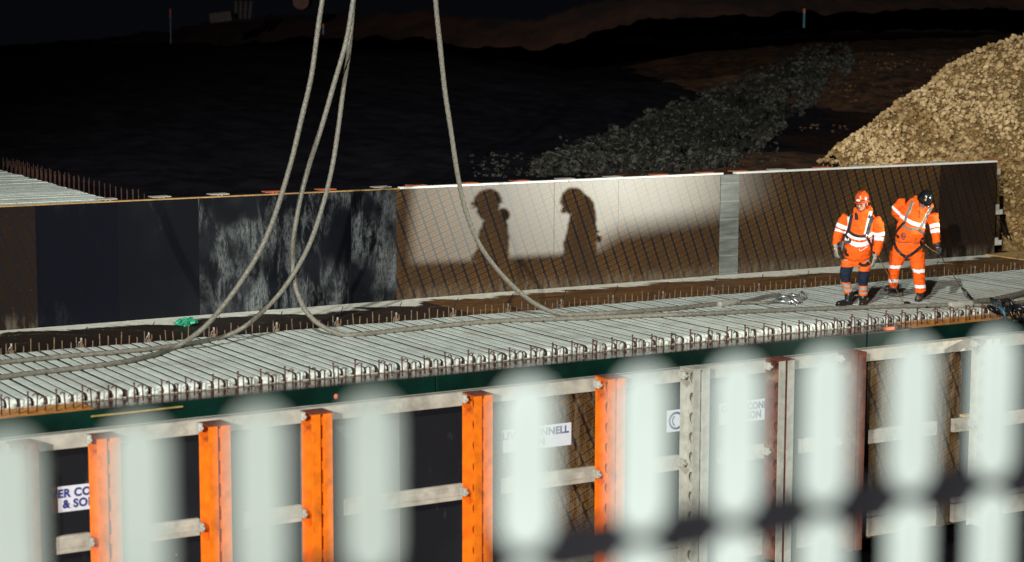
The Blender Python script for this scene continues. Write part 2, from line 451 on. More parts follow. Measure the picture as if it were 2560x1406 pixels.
q_.f = [(i * nr + k, (i + 1) * nr + k, (i + 1) * nr + k + 1, i * nr + k + 1) for i in range(len(cols) - 1) for k in range(nr - 1)]; q_.mi = [0] * len(q_.f)
tag(q_.build('soil_ridge', M['soil_far'], None, True), kind='structure')

# ---- rock shapes
def rock_shapes(n, sub=1, amp=.28, seed=1):
    out = []
    for k in range(n):
        bm = bmesh.new(); bmesh.ops.create_icosphere(bm, subdivisions=sub, radius=1)
        rs = random.Random(seed * 100 + k)
        sx, sy, sz = rs.uniform(.75, 1.2), rs.uniform(.65, 1.05), rs.uniform(.5, .85)
        off = Vector((k * 7.1, seed * 3.3, 0))
        for v in bm.verts:
            d = 1 + amp * noise.noise(v.co * 1.7 + off) * 1.6 + rs.uniform(-.08, .08)
            v.co = Vector((v.co.x * sx, v.co.y * sy, v.co.z * sz)) * d
        out.append(([v.co.copy() for v in bm.verts], [[v.index for v in f.verts] for f in bm.faces])); bm.free()
    return out
def scatter(q_, shapes, pts, rs):
    for (p, r, tone) in pts:
        vs, fs = rs.choice(shapes)
        rot = Matrix.Rotation(rs.uniform(0, 6.28), 3, 'Z') @ Matrix.Rotation(rs.uniform(-.9, .9), 3, 'X') @ Matrix.Rotation(rs.uniform(-.9, .9), 3, 'Y')
        q_.add([Vector(p) + rot @ (v * r) for v in vs], fs, 0, tone)


def gravel_z(X, Y):
    yc, zc = crest(X)
    if Y <= yc:
        z = zc - .93 * (yc - Y)
        if X < 28.15: z = max(z, 1.5 + .05 * (X - 25))
        else: z = max(z, -.35)
    else: z = zc - .62 * (Y - yc)
    return z + .10 * fbm(X, Y, .9) + .045 * fbm(X, Y, 3)
def gbed(x, y): return gravel_z(x, y) - .02
rs = random.Random(11)
q_ = MB(); xs = lin(25.3, 27.9, 24) + lin(28.0, 44, 110); ys = lin(28.62, 40, 90); nx = len(xs)
def gb2(x, y):
    z = gbed(x, y)
    if y < 28.8 and x < 28.2: z = min(z, 1.4)
    return z
q_.v = [(x, y, gb2(x, y)) for y in ys for x in xs]
q_.f = [(j * nx + i, j * nx + i + 1, (j + 1) * nx + i + 1, (j + 1) * nx + i) for j in range(len(ys) - 1) for i in range(nx - 1)]; q_.mi = [0] * len(q_.f)
bed = q_.build('gravel_bed', M['gravel_bed'], None, True); tag(bed, kind='structure')
shapes = rock_shapes(14, 2, .30, 3); small = rock_shapes(10, 1, .3, 5)
q_ = MB(); pts = []; sp_ = []
for k in range(19000):
    X = rs.uniform(25.0, 40); Y = rs.uniform(28.75, 34 + (X - 30) * .35)
    yc, zc = crest(X)
    if Y > yc + .5: continue
    if X > 28.1 and Y < 28.8: pass
    if fbm(X, Y, .45) < -.16 and rs.random() < .8: continue
    z = gravel_z(X, Y)
    if z < -.3: continue
    r = rs.choice([.015, .020, .025, .031, .038, .046, .060]) * rs.uniform(.8, 1.25)
    if rs.random() < .012: r *= 1.7
    (pts if r > .034 else sp_).append(((X, Y, z + r * .55), r, min(1, max(0, rs.gauss(.58 + .9 * fbm(X, Y, .35) - .10 * max(0, z - 2.4), .26)))))  # tone drops with height: light fading up the pile, put into the colour
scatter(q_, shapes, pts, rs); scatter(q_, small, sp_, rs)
# fine crumbs
sp_ = []
for k in range(16000):
    X = rs.uniform(24.8, 39); Y = rs.uniform(28.75, 34 + (X - 30) * .3)
    if Y > crest(X)[0] + .4: continue
    z = gravel_z(X, Y)
    if z < -.3: continue
    r = rs.uniform(.008, .018); sp_.append(((X, Y, z + r * .4), r, min(1, max(0, rs.gauss(.5 + .9 * fbm(X, Y, .35) - .10 * max(0, z - 2.4), .3)))))  # same painted fading of light towards the crest
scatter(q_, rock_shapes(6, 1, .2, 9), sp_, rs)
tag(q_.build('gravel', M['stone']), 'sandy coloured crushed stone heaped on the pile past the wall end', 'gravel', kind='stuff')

# stones thinly spread over the brown soil further back
q_ = MB(); pts = []
M['stone_dull'] = soil('dirty_brown_stones', (.03, .016, .008), (.10, .055, .028), 8)
for k in range(5200):
    x = rs.uniform(2000, 2640); t = rs.random(); y = rs.uniform(30, 330)
    P = None
    for D in (34 + .5 * i for i in range(60)):
        A = atD(x, y, D)
        if A.z < max(browny(A.x, A.y), mudz(A.x, A.y)): P = A; break
    if P is None: continue
    dens = fbm(P.x, P.y, .25)
    yy = 300 - (x - 2060) * .42
    if abs(y - (yy - 60)) > 130 * rs.random() + 20: continue
    if dens < -.05: continue
    r = rs.uniform(.02, .06); pts.append(((P.x, P.y, P.z + .2 * r), r, .5))
scatter(q_, small, pts, rs)
tag(q_.build('scattered_stones', M['stone_dull']), 'dim brown stones strewn over the soil behind the gravel pile', 'stones', kind='stuff')

# clay clods
q_ = MB(); pts = []; rs = random.Random(5)
chunk = rock_shapes(16, 2, .5, 21)
def ground_hit(x, y):
    for i in range(240):
        A = atD(x, y, 32.5 + .16 * i)
        if A.z < max(browny(A.x, A.y), mudz(A.x, A.y)): return A
    return None
for k in range(15000):
    u = rs.random(); x = 1330 + 800 * u ** .8
    ytop = 405 - 295 * max(0, min(1, (x - 1330) / 700)); ybot = 456 - .045 * (x - 1050) if x < 1850 else 420 - (x - 1850) * .85
    if ybot < ytop: continue
    y = rs.uniform(ytop, ybot)
    if y - ytop < 90 * rs.random() ** 2: continue
    if ybot - y < 30 * rs.random() - 8 and x > 1800: continue
    if fbm(x * .02, y * .02, 1) < -.22: continue
    P = ground_hit(x, y)
    if P is None: continue
    r = abs(rs.gauss(0, .042)) + .014
    if rs.random() < .015: r = rs.uniform(.10, .20)
    pts.append(((P.x, P.y, P.z + r * .10), r, .5))
for k in range(420):
    x = rs.uniform(1180, 1950); y = rs.uniform(330 if x > 1400 else 385, 445); P = ground_hit(x, y)
    if P: r = rs.uniform(.015, .06); pts.append(((P.x, P.y, P.z + r * .4), r, .5))
scatter(q_, chunk, pts, rs)
NX, NV = 190, 56; base = len(q_.v); ok = {}
for i in range(NX + 1):
    x = 1325 + 800 * i / NX; yt = 405 - 295 * max(0, min(1, (x - 1330) / 700)); yb_ = 458 - .045 * (x - 1050) if x < 1850 else 422 - (x - 1850) * .85
    for j in range(NV + 1):
        t = j / NV; P = ground_hit(x, yt + (yb_ - yt) * t)
        if P is None: P = onY(x, yt + (yb_ - yt) * t, 29.0)
        e = min(1, 6 * t, 5 * (1 - t), 10 * i / NX, 8 * (1 - i / NX))
        q_.v.append((P.x, P.y, P.z - .06 + e * (.13 + .16 * fbm(P.x, P.y, 1.4) + .09 * fbm(P.x, P.y, 4.5) + .05 * fbm(P.x, P.y, 11)))); q_.tone.append(.5)
for i in range(NX):
    for j in range(NV):
        a_ = base + i * (NV + 1) + j; q_.f.append((a_, a_ + 1, a_ + NV + 2, a_ + NV + 1)); q_.mi.append(0)
# long smeared clay strips left by the bucket
for k in range(150):
    x = rs.uniform(1370, 1780); y = rs.uniform(330 + max(0, (1560 - x)) * .3, 425); P = ground_hit(x, y)
    if not P: continue
    L = rs.uniform(.15, .7); d = Vector((1, .55 + rs.uniform(-.1, .3), .12)).normalized(); r = rs.uniform(.012, .03)
    q_.tube([P + d * L * (t - .5) + Vector((0, 0, .04 + .03 * math.sin(t * 9 + k))) for t in lin(0, 1, 6)], [r * .3, r, r * 1.2, r, r * 1.1, r * .8, r * .2], 5, 0, True)
q_.tone = []
tag(q_.build('clay_clods', M['clod']), 'heap of rough dark clay clods behind the lit part of the wall', 'clay', kind='stuff')
for i, (x, y, r, lab) in enumerate(((1404, 424, .17, 'squat grey clay boulder nearest the wall top, beside the bright lit wall'), (1665, 418, .13, 'dark ribbed clay lump just above the wall top below the clod heap'))):
    P = ground_hit(x, y) or onY(x, y, 30); b = MB(); vs, fs = rock_shapes(1, 3, .3, 77 + i)[0]
    b.add([v * r for v in vs], fs); o = b.build('clay_boulder', M['clod'] if i else M['clod'], None); o.location = P + Vector((0, 0, r * .4)); tag(o, lab, 'boulder')

# marker stakes on the bank
for (x0, y0, x1, y1, D, wd, lab) in ((424, 22, 427, 97, 55, .03, 'tall thin blue marker stake on the dark bank'), (2010, 22, 2010, 57, 52, .045, 'short thick blue and orange marker stake above the brown soil'), (806, 60, 808, 74, 52, .035, 'tiny orange and blue marker peg beside a hanging rope')):
    T, B_ = atD(x0, y0, D), atD(x1, y1 + 3, D); o = empty('marker_stake', B_); tag(o, lab, 'stake', 'marker stakes on the bank')
    L = (T - B_).length; k = .72 if x0 != 806 else .5
    a = MB(); a.tube([(0, 0, -.1), (0, 0, L * k)], wd / 1.6, 8); a.build('post', M['blue_stake'], o)
    a = MB(); a.tube([(0, 0, L * k), (0, 0, L * .97), (0, 0, L)], [wd / 1.5, wd / 1.5, wd * .2], 8); a.build('painted_tip', M['orange_stake'], o)
# dim items on the far ridge
P = atD(552, 38, 58); b = MB(); b.box((-.32, -.2, -.2), (.32, .2, .09), 0, .03); o = b.build('concrete_block', M['slab_grey'], None); o.location = P; o.rotation_euler = (.05, -.12, -.5)
tag(o, 'pale block lying on the dark ridge far behind the wall', 'block')
P = atD(590, 22, 59)
for k in range(4):
    b = MB(); b.tube([(0, 0, -.3), (.02 * k, 0, .22)], .05, 8); o = b.build('timber_stub', M['slab_grey'], None); o.location = P + rt * (k * .13); tag(o, 'dim upright timber stub in a short row on the far ridge', 'stub', 'timber stubs on the far ridge')
P = atD(756, 4, 59); b = MB(); b.tube([(0, -.25, 0), (0, -.27, 0), (0, .25, 0), (0, .27, 0)], [.20, .24, .24, .20], 24); b.tube([(0, -.3, 0), (0, -.26, 0)], .09, 16)
o = b.build('cable_drum', M['drum'], None); o.location = P; o.rotation_euler = (0, 0, -.6); tag(o, 'dim orange drum on its side on top of the far ridge', 'drum')

# ================================================================ raised deck behind the wall, left
pal = empty('raised_beam_deck', (10.5, 33, 1.75)); tag(pal, 'pale raised deck of long boards reaching behind the black panels', 'deck')
rs = random.Random(3)
q0 = MB(); q0.box((-9.5, -.066, -.2), (0, .066, 0), 0, .012); m0 = None
ny = 62
for k in range(ny):
    y = 28.86 + k * .142
    if k == 0: o = q0.build('deck_board', M['beam'], pal); m0 = o.data
    else: o = bpy.data.objects.new('deck_board', m0); col.objects.link(o); o.parent = pal
    o.location = Vector((10.32 + .055 * (y - 28.8) + rs.uniform(-.03, .03), y, 1.73 + rs.uniform(-.006, .006))) - pal.location
b = MB(); b.box((-10, 28.78, 1.2), (10.2, 37.6, 1.50)); o = b.build('deck_base', M['timber_white'], pal); o.location = -Vector(pal.location)
pinm = None
for k in range(88):
    y = 28.95 + k * .1; h = (.26, .15, .20)[k % 3] * rs.uniform(.85, 1.1)
    if pinm is None:
        b = MB(); b.tube([(0, 0, -.5), (0, 0, 1)], .007, 6); o = b.build('starter_bar', M['rust_dim']); pinm = o.data
    else: o = bpy.data.objects.new('starter_bar', pinm); col.objects.link(o)
    o.location = (10.55 + .055 * (y - 28.8) + (.08, .2, .32)[k % 3], y, 1.62); o.scale = (1, 1, h)
    tag(o, 'thin rusty bar standing in the row along the raised deck edge', 'steel bar', 'starter bars along the raised deck')

# ================================================================ beam deck
BP = .162; NB = 158; X0 = 4.6
prof = [(-.063, -.2), (-.063, -.004), (-.060, -.0008), (-.050, 0), (0, 0), (.050, 0), (.060, -.0008), (.063, -.004), (.063, -.2)]
q_ = MB(); L0, L1 = 22.88, 26.22; nP = len(prof)
stn = [(L1, -.016), (L1 - .02, -.005), (L1 - .06, 0)] + [(L0 + .16 + (L1 - L0 - .3) * (1 - t), 0) for t in lin(0, 1, 8)] + [(L0 + .07, -.002), (L0 + .03, -.010), (L0 + .008, -.028), (L0, -.055)]
for (y, dz) in stn:
    for (x, z) in prof: q_.v.append((x, y - 24.4, max(-.19, z + dz) if z > -.19 else z))
for i in range(len(stn) - 1):
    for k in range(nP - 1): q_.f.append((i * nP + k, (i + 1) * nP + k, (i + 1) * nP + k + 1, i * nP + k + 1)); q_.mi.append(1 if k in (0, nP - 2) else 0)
q_.f.append(tuple(range(nP))); q_.f.append(tuple((len(stn) - 1) * nP + k for k in range(nP))[::-1]); q_.mi += [0, 0]
M['beam_side'] = simple('dark_gap_concrete_side', (.022, .018, .014), .9)  # side faces coloured dark, so the gaps between beams read dark
b0 = q_.build('concrete_beam', [M['beam'], M['beam_side']], None, False)
try:
    b0.data.shade_smooth() if hasattr(b0.data, 'shade_smooth') else None
except Exception: pass
rs = random.Random(2)
for k in range(NB):
    o = b0 if k == 0 else b0.copy()
    if k: col.objects.link(o)
    o.location = (X0 + k * BP, 24.4 + rs.uniform(-.018, .018), rs.uniform(-.005, .005)); o.rotation_euler = (0, rs.uniform(-.012, .012), rs.uniform(-.0012, .0012)); o.scale = (rs.uniform(.985, 1.0), 1, 1)
    tag(o, 'pale concrete beam laid side by side across the deck the men stand on', 'concrete beam', 'beams of the deck')
XE = X0 + NB * BP
tag(box_obj('deck_soffit', M['mud_dark'], (0, 23.0, -.6), (XE + 3, 26.1, -.22), None, 0), kind='structure')
# cross joint line: a thin cord across the beams
# ---- ledge
lg = empty('plywood_ledge', (17, 27.3, 0)); tag(lg, 'brown plywood ledge splashed with pale grout at the wall foot', 'ledge')
def lbox(name, mat, a, b, bev=0.0):
    q_ = MB(); q_.box(a, b, 0, bev); o = q_.build(name, mat, lg); o.location = -lg.location; return o
for k in range(11):
    lbox('plywood_sheet', M['ledge_dark' if k < 5 else 'ledge'], (3 + k * 2.44 + .003, 26.33, -.10), (3 + (k + 1) * 2.44 - .003, WY - .004, -.045 + (k % 2) * .002), 0)
lbox('end_block', M['timber_tan'], (27.75, 27.2, -.3), (31.5, 28.55, -.03), .01)
for k in range(60):
    if (k * 7) % 5 < 3: lbox('orange_strip', M['orange_ply'], (4 + k * .42, 26.24, -.12), (4 + k * .42 + .35, 26.32, -.038), 0)

# ---- far starter bars
def pin_mesh(name, top, bot, r, hook=False, mat='rust'):
    q_ = MB(); q_.tube([(0, 0, bot), (0, 0, top)], r, 7)
    q_.tube([(0, 0, top - .012), (0, 0, top)], r * 1.45, 7)
    if hook: q_.tube([(0, 0, top - .004), (-.010, .02, top + .006), (-.022, .05, top - .004), (-.026, .08, top - .03)], r * .75, 6)
    o = q_.build(name, M[mat], None, True); return o
rs = random.Random(8)
fm = [pin_mesh('starter_bar', h, -.1, .0075, False, 'rust_dull') for h in (.165, .125, .095)]
first = [True] * 3
k = 0
for j in range(int(NB / 2) + 2):
    for i in range(3):
        x = X0 + j * 2 * BP + i * .118 + .03
        if first[i]: o = fm[i]; first[i] = False
        else: o = fm[i].copy(); col.objects.link(o)
        o.location = (x + rs.uniform(-.012, .012), 26.40 + rs.uniform(-.01, .01), -.05); o.rotation_euler = (rs.uniform(-.05, .05), rs.uniform(-.05, .05), 0); o.scale.z = rs.uniform(.9, 1.15)
        tag(o, 'slim rusty bar standing between the ledge and the far beam ends', 'steel bar', 'starter bars along the far beam ends')
# brackets with slanting rods
def bracket():
    e = empty('lifting_bracket'); a = MB()
    a.box((-.03, -.02, 0), (.03, .02, .05), 0, .006); a.box((-.014, -.012, .05), (.014, .012, .11), 0, .005); a.build('anchor', M['rust_dull'], e)
    a = MB(); a.tube([(0, 0, .10), (0, 0, .135)], .014, 8); a.build('nut', M['galv'], e)
    a = MB(); a.tube([(.0, 0, .1), (.035, 0, .17), (.085, 0, .27)], .006, 6); a.build('rod', M['dark_steel'], e)
    a = MB(); a.tube([(-.05, -.01, .01), (-.03, 0, .07), (-.01, 0, .09)], .01, 6); a.build('clip', M['dark_steel'], e)
    return e
br = bracket()
for k, x in enumerate([(onZ(1810 - 0, 740, 0).x + (i - 13) * .972) for i in range(24)]):
    o = br if k == 0 else copy_tree(br)
    o.location = (x, 26.36, -.045); o.scale = (1.1, 1.1, 1.1); tag(o, 'small bracket with a slanting rod among the bars by the ledge', 'bracket', 'brackets along the ledge')

# ---- near edge: strip, pins, green beam
st = empty('edge_trough', (17, 22.3, -.2)); tag(st, 'wet brown plywood trough under the near beam ends', 'trough')
def sbox(name, mat, a, b, bev=0.0, par=st):
    q_ = MB(); q_.box(a, b, 0, bev); o = q_.build(name, mat, par); o.location = -par.location; return o
xa, xb = onZ(235, 1020, -.1).x, onZ(2320, 825, -.1).x
sbox('wet_sheet', M['wet_ply'], (xa, 22.365, -.16), (xb, 22.872, -.104)); sbox('orange_plank', M['orange_ply'], (3.5, 22.365, -.16), (xa - .01, 22.872, -.104)); sbox('orange_plank', M['orange_ply'], (xb + .01, 22.365, -.16), (31, 22.872, -.102))
sbox('edge_lip', M['timber_white'], (3.5, 22.85, -.101), (31, 22.871, -.088))
nm = [pin_mesh('edge_bar', 0.165, -.10, .010, False, 'rust'), pin_mesh('edge_bar', 0.105, -.10, .009, True, 'rust'), pin_mesh('edge_bar', 0.065, -.10, .009, True, 'rust')]
first = [True] * 3
for j in range(int(NB / 2)):
    for i in range(3):
        x = X0 + j * 2 * BP + i * .112 + .07
        if first[i]: o = nm[i]; first[i] = False
        else: o = nm[i].copy(); col.objects.link(o)
        o.location = (x + rs.uniform(-.012, .012), 22.52 - .05 * (i == 0) + rs.uniform(-.01, .01), 0); o.rotation_euler = (rs.uniform(-.05, .05), rs.uniform(-.06, .06), rs.uniform(-.4, .4)); o.scale.z = rs.uniform(.88, 1.1)
        tag(o, 'dark red rusty bar standing upright in front of the near beam ends', 'steel bar', 'edge bars along the near beam ends')

gb = empty('green_edge_beam', (17, 22.33, -.3)); tag(gb, 'long dark green steel beam running behind the near formwork top', 'steel beam')
xs = [3.0]; 
segs = [(3, 12.2), (12.215, 15.6), (15.615, 19.4), (19.415, 31)]
for a, b_ in segs:
    q_ = MB(); q_.box((a, 22.30, -.70), (b_, 22.36, -.100), 0, .008); q_.box((a, 22.24, -.70), (b_, 22.30, -.68), 0, .003)
    o = q_.build('beam_section', M['green_paint'], gb); o.location = -gb.location
q_ = MB(); A, B_ = onY(228, 1042, 22.28), onY(457, 1017, 22.28); q_.tube([A, B_], .012, 6); o = q_.build('yellow_strip', M['yellow'], gb); o.location = -gb.location
q_ = MB(); A = onY(840, 992, 22.28); q_.ell(A, (.03, .02, .035)); o = q_.build('red_cap', M['pad_red'], gb, True); o.location = -gb.location

# ================================================================ FAR WALL
wall = empty('formwork_wall', (17, WY, 0)); tag(wall, 'long low formwork wall of black and logo printed plywood facing the deck', 'formwork wall')
WTOP = 1.745
def wx(px, y=600): return onY(px, y, WY).x
edges = [(-400, 90, 'ply_logo_dirty', 'dark printed sheet with pale smears'), (90, 293, 'black1', None), (293, 497, 'black2', None), (497, 692, 'black3', 'black sheet heavily smeared with pale grout'), (692, 878, 'black4', None), (878, 991, 'black5', 'black sheet with pale vertical scrape marks'),
         (991, 1215, 'ply_logo', None), (1215, 1385, 'ply_logo', None), (1385, 1545, 'ply_logo', None), (1545, 1799, 'ply_logo', None), (1799, 1845, 'filler', 'narrow smooth grey filler board'), (1845, 2160, 'ply_logo', None), (2160, 2345, 'ply_logo', None), (2345, 2487, 'ply_logo_dark', 'dark printed sheet at the right end')]
for i, (a, b_, mt, lab) in enumerate(edges):
    q_ = MB(); x0, x1 = wx(a), wx(b_); dy = -.012 if mt == 'filler' else (.002 * (i % 2))
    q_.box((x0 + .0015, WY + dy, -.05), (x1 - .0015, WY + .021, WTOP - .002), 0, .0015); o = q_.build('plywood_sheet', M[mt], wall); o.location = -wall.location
    if lab: o['label'] = lab
# capping timbers along the top edge, and walings behind
caps = [(-400, 1000, 'timber_tan'), (1002, 1420, 'cap_white'), (1422, 1806, 'cap_white'), (1838, 2160, 'cap_white'), (2162, 2487, 'cap_white')]
for a, b_, mt in caps:
    q_ = MB(); q_.box((wx(a), WY - .004, WTOP), (wx(b_), WY + .10, WTOP + (.034 if a > 900 else .016)), 0, .004); o = q_.build('capping_timber', M[mt], wall); o.location = -wall.location
for z in (.15, .8, 1.5):
    q_ = MB(); q_.box((wx(-400), WY + .025, z), (wx(2487) + .12, WY + .16, z + .12), 0, .006); o = q_.build('waling', M['timber_white'], wall); o.location = -wall.location
q_ = MB(); q_.box((wx(-400), WY + .022, -.05), (wx(2487), WY + .024, WTOP)); o = q_.build('backing', M['black2'], wall); o.location = -wall.location
# soldier caps behind the wall top
wc = {'w': 'timber_white', 'r': 'pad_red'}
for px, t in ((262, 'w'), (397, 'w'), (543, 'w'), (680, 'r'), (812, 'r'), (950, 'w'), (1038, 'r'), (1168, 'r'), (1297, 'r'), (1410, 'w'), (1530, 'w'), (1645, 'r'), (1760, 'r'), (1842, 'r'), (1938, 'w'), (2052, 'r'), (2147, 'w'), (2252, 'r'), (2345, 'w'), (2472, 'r')):
    x = onY(px, 440, WY + .25).x; e = empty('soldier_post', (x, WY + .23, 0))
    q_ = MB(); q_.box((-.045, -.09, -.2), (-.015, .09, WTOP + .022), 0, .004); q_.box((.015, -.09, -.2), (.045, .09, WTOP + .022), 0, .004); q_.build('channel', M[wc[t]], e)
    q_ = MB(); q_.box((-.15, -.10, WTOP + .024), (.15, .10, WTOP + .040), 0, .004); q_.build('cap_plate', M[wc[t]], e)
    tag(e, ('pale dusty' if t == 'w' else 'red painted') + ' steel post end just showing over the back of the low wall', 'formwork post', 'posts behind the wall, ' + ('pale' if t == 'w' else 'red'))
for z in (.72, .12):
    q_ = MB(); q_.box((wx(2487) + .0, WY + .03, z), (wx(2487) + .22, WY + .09, z + .10), 0, .01); o = q_.build('waling_end', M['grey_paint'], wall); o.location = -wall.location

# ================================================================ NEAR FORMWORK
NY = 21.72
near = empty('formwork_wall', (16, NY, -1)); tag(near, 'near formwork wall with pale walings and orange posts below the deck edge', 'formwork wall')
def nbox(name, mat, a, b, bev=0.0, lab=None):
    q_ = MB(); q_.box(a, b, 0, bev); o = q_.build(name, mat, near); o.location = -near.location
    if lab: o['label'] = lab
    return o
def nx_(px, y=1100, Y=NY): return onY(px, y, Y).x
zt = -.20
for i, (a, b_, mt) in enumerate([(-300, 215, 'near_black'), (215, 500, 'near_black'), (500, 750, 'near_black'), (750, 1000, 'near_grey'), (1000, 1232, 'near_black'), (1232, 1500, 'ply_logo_near'), (1500, 1700, 'near_black'), (1700, 1920, 'near_grey'), (1920, 2165, 'near_black'), (2165, 2400, 'ply_logo_near'), (2400, 2950, 'near_black')]):
    nbox('plywood_sheet', M[mt], (nx_(a) + .002, NY + .002 * (i % 2), -3.0), (nx_(b_) - .002, NY + .022, zt - .004), .001)
# walings: pale timbers between the posts
solX = []
def waling(a, b_, z0, z1, y0=NY - .075):
    q_ = MB(); q_.box((a, y0, z0), (b_, NY - .001, z1), 0, .006)
    q_.box((a + .0, y0 - .006, z0 + (z1 - z0) * .30), (b_, y0 + .002, z0 + (z1 - z0) * .70), 0, .003)
    o = q_.build('waling', M['timber_white'], near); o.location = -near.location
za = onY(1280, 968, NY - .075).z; zb = onY(1280, 1001, NY - .075).z
nbox('top_timber', M['timber_white'], (3.5, NY - .085, zb), (30, NY + .1, za), .006)
zr = onY(1360, 1184, NY - .08).z, onY(1360, 1222, NY - .08).z
zr3 = onY(2200, 1292, NY - .08).z, onY(2200, 1338, NY - .08).z
gaps = [(-300, 75), (122, 218), (328, 492), (585, 748), (838, 1152), (1240, 1482), (1570, 1692), (1790, 1915), (1990, 2152), (2160, 2330), (2372, 2480), (2500, 2900)]
for a, b_ in gaps: waling(nx_(a, 1200), nx_(b_, 1200), zr[1], zr[0])
for a, b_ in gaps: waling(nx_(a, 1350), nx_(b_, 1350), zr3[1], zr3[0]); waling(nx_(a, 1350), nx_(b_, 1350), zr3[0] + .02, zr3[0] + .10)
nbox('tan_shim', M['timber_tan'], (nx_(2398, 1060), NY - .1, zr[0] + .01), (nx_(2438, 1060), NY - .0, zr[0] + .045), .003)

# steel soldiers
def soldier(px_l, px_r, ytop, mat, lab, extra=0, yb=-3.0, front=None):
    Yf = 21.28
    xr = onY(px_r, 1150, Yf).x; xc = xr - .135
    zt_ = onY((px_l + px_r) / 2 + 12, ytop, Yf).z
    e = empty('steel_soldier', (xc, Yf, yb)); h = zt_ - yb; hw, dp = .135, .30
    for s in (-1, 1):
        q_ = MB(); x0, x1 = sorted((s * .020, s * hw))
        q_.box((x0, 0, 0), (x1, .010, h), 1, .003); q_.box((x0, dp - .01, 0), (x1, dp, h), 0, .003)      # flanges
        # web with round holes, built as a strip of quads around octagonal holes
        xw = s * .026; yy0, yy1 = .011, dp - .011; pit = .27; nz = int(h / pit); t = .008; yc = (yy0 + yy1) / 2; rad = .076; seg = 16
        for side in (0, 1):
            xq = xw + (t if side else 0) * s
            base = 0
            for kz in range(nz + 1):
                z1_ = h - kz * pit; z0_ = max(0, z1_ - pit); zc = z1_ - pit / 2
                if z1_ - z0_ < pit * .9:
                    vs = [(xq, yy0, z0_), (xq, yy1, z0_), (xq, yy1, z1_), (xq, yy0, z1_)]; q_.add(vs, [(0, 1, 2, 3)]); continue
                inner = [(xq, yc + rad * math.cos(2 * math.pi * i / seg), zc + rad * math.sin(2 * math.pi * i / seg)) for i in range(seg)]
                outer = []
                for i in range(seg):
                    a = 2 * math.pi * i / seg; cx, cz = math.cos(a), math.sin(a); m_ = max(abs(cx) / ((yy1 - yy0) / 2), abs(cz) / (pit / 2))
                    outer.append((xq, yc + cx / m_, zc + cz / m_))
                q_.add(inner + outer, [(i, (i + 1) % seg, seg + (i + 1) % seg, seg + i) for i in range(seg)])
            if side:
                pass
        for kz in range(nz):
            zc = h - kz * pit - pit / 2
            if zc < pit: continue
            ia = [(xw, yc + rad * math.cos(2 * math.pi * i / seg), zc + rad * math.sin(2 * math.pi * i / seg)) for i in range(seg)]
            ib = [(xw + t * s, v[1], v[2]) for v in ia]; q_.add(ia + ib, [(i, (i + 1) % seg, seg + (i + 1) % seg, seg + i) for i in range(seg)])
            q_.tube([(xw - .004 * s, yc, zc - pit / 2), (xw + .012 * s, yc, zc - pit / 2)], .012, 8)
        q_.build('channel', [mat, front or mat], e)
    zz = h - .09; sp0 = None
    while zz > .1:
        if sp0 is None:
            q_ = MB(); q_.box((-.0195, .03, -.05), (.0195, .045, .05), 0, 0); o = sp0 = q_.build('spacer_plate', mat, e)
        else: o = sp0.copy(); col.objects.link(o); o.parent = e
        o.location = (0, 0, zz); zz -= .27
    q_ = MB(); q_.box((-hw - .004, -.004, h), (hw + .004, dp + .004, h + .012), 0, .003); q_.build('end_plate', M['red_paint'] if mat == M['orange_paint'] else mat, e)
    for z in (za - .05, zr[0] - .06):
        q_ = MB(); q_.box((-hw - .05, dp - .14, z - yb - .05), (-hw - .004, dp - .02, z - yb + .05), 0, .008); q_.tube([(-hw - .03, dp - .18, z - yb), (-hw - .03, dp - .13, z - yb)], .02, 8)
        q_.build('clamp', M['grey_paint'], e)
    tag(e, lab, 'formwork post', 'steel soldiers on the near formwork'); return e


M['green_dummy'] = M['green_paint']
soldier(50, 98, 1112, M['red_paint'], 'dark red post edge left of the lettered white sign')
soldier(217, 301, 1096, M['orange_paint'], 'orange perforated post directly right of the lettered white sign')
soldier(491, 577, 1066, M['orange_paint'], 'orange perforated post, second orange one counting from the left')
soldier(747, 832, 1036, M['orange_paint'], 'orange perforated post beside the dusty grey panel')
soldier(1152, 1232, 990, M['orange_paint'], 'orange perforated post touching the left end of the long sign')
soldier(1482, 1562, 948, M['orange_paint'], 'orange perforated post right of the printed plywood, half behind a pale slat')
soldier(1692, 1772, 926, M['grey_paint'], 'dusty grey perforated post beside the round emblem sticker')
soldier(1912, 1982, 903, M['red_paint'], 'worn red and grey post between two pale slats', front=M['grey_paint'])
soldier(2090, 2160, 885, M['red_paint'], 'dark red post left of the narrow strip of printed plywood')
soldier(2425, 2490, 852, M['grey_paint'], 'dull post mostly hidden behind the far right pale slats')
soldier(2600, 2670, 840, M['orange_paint'], 'orange post past the right edge of the slats')

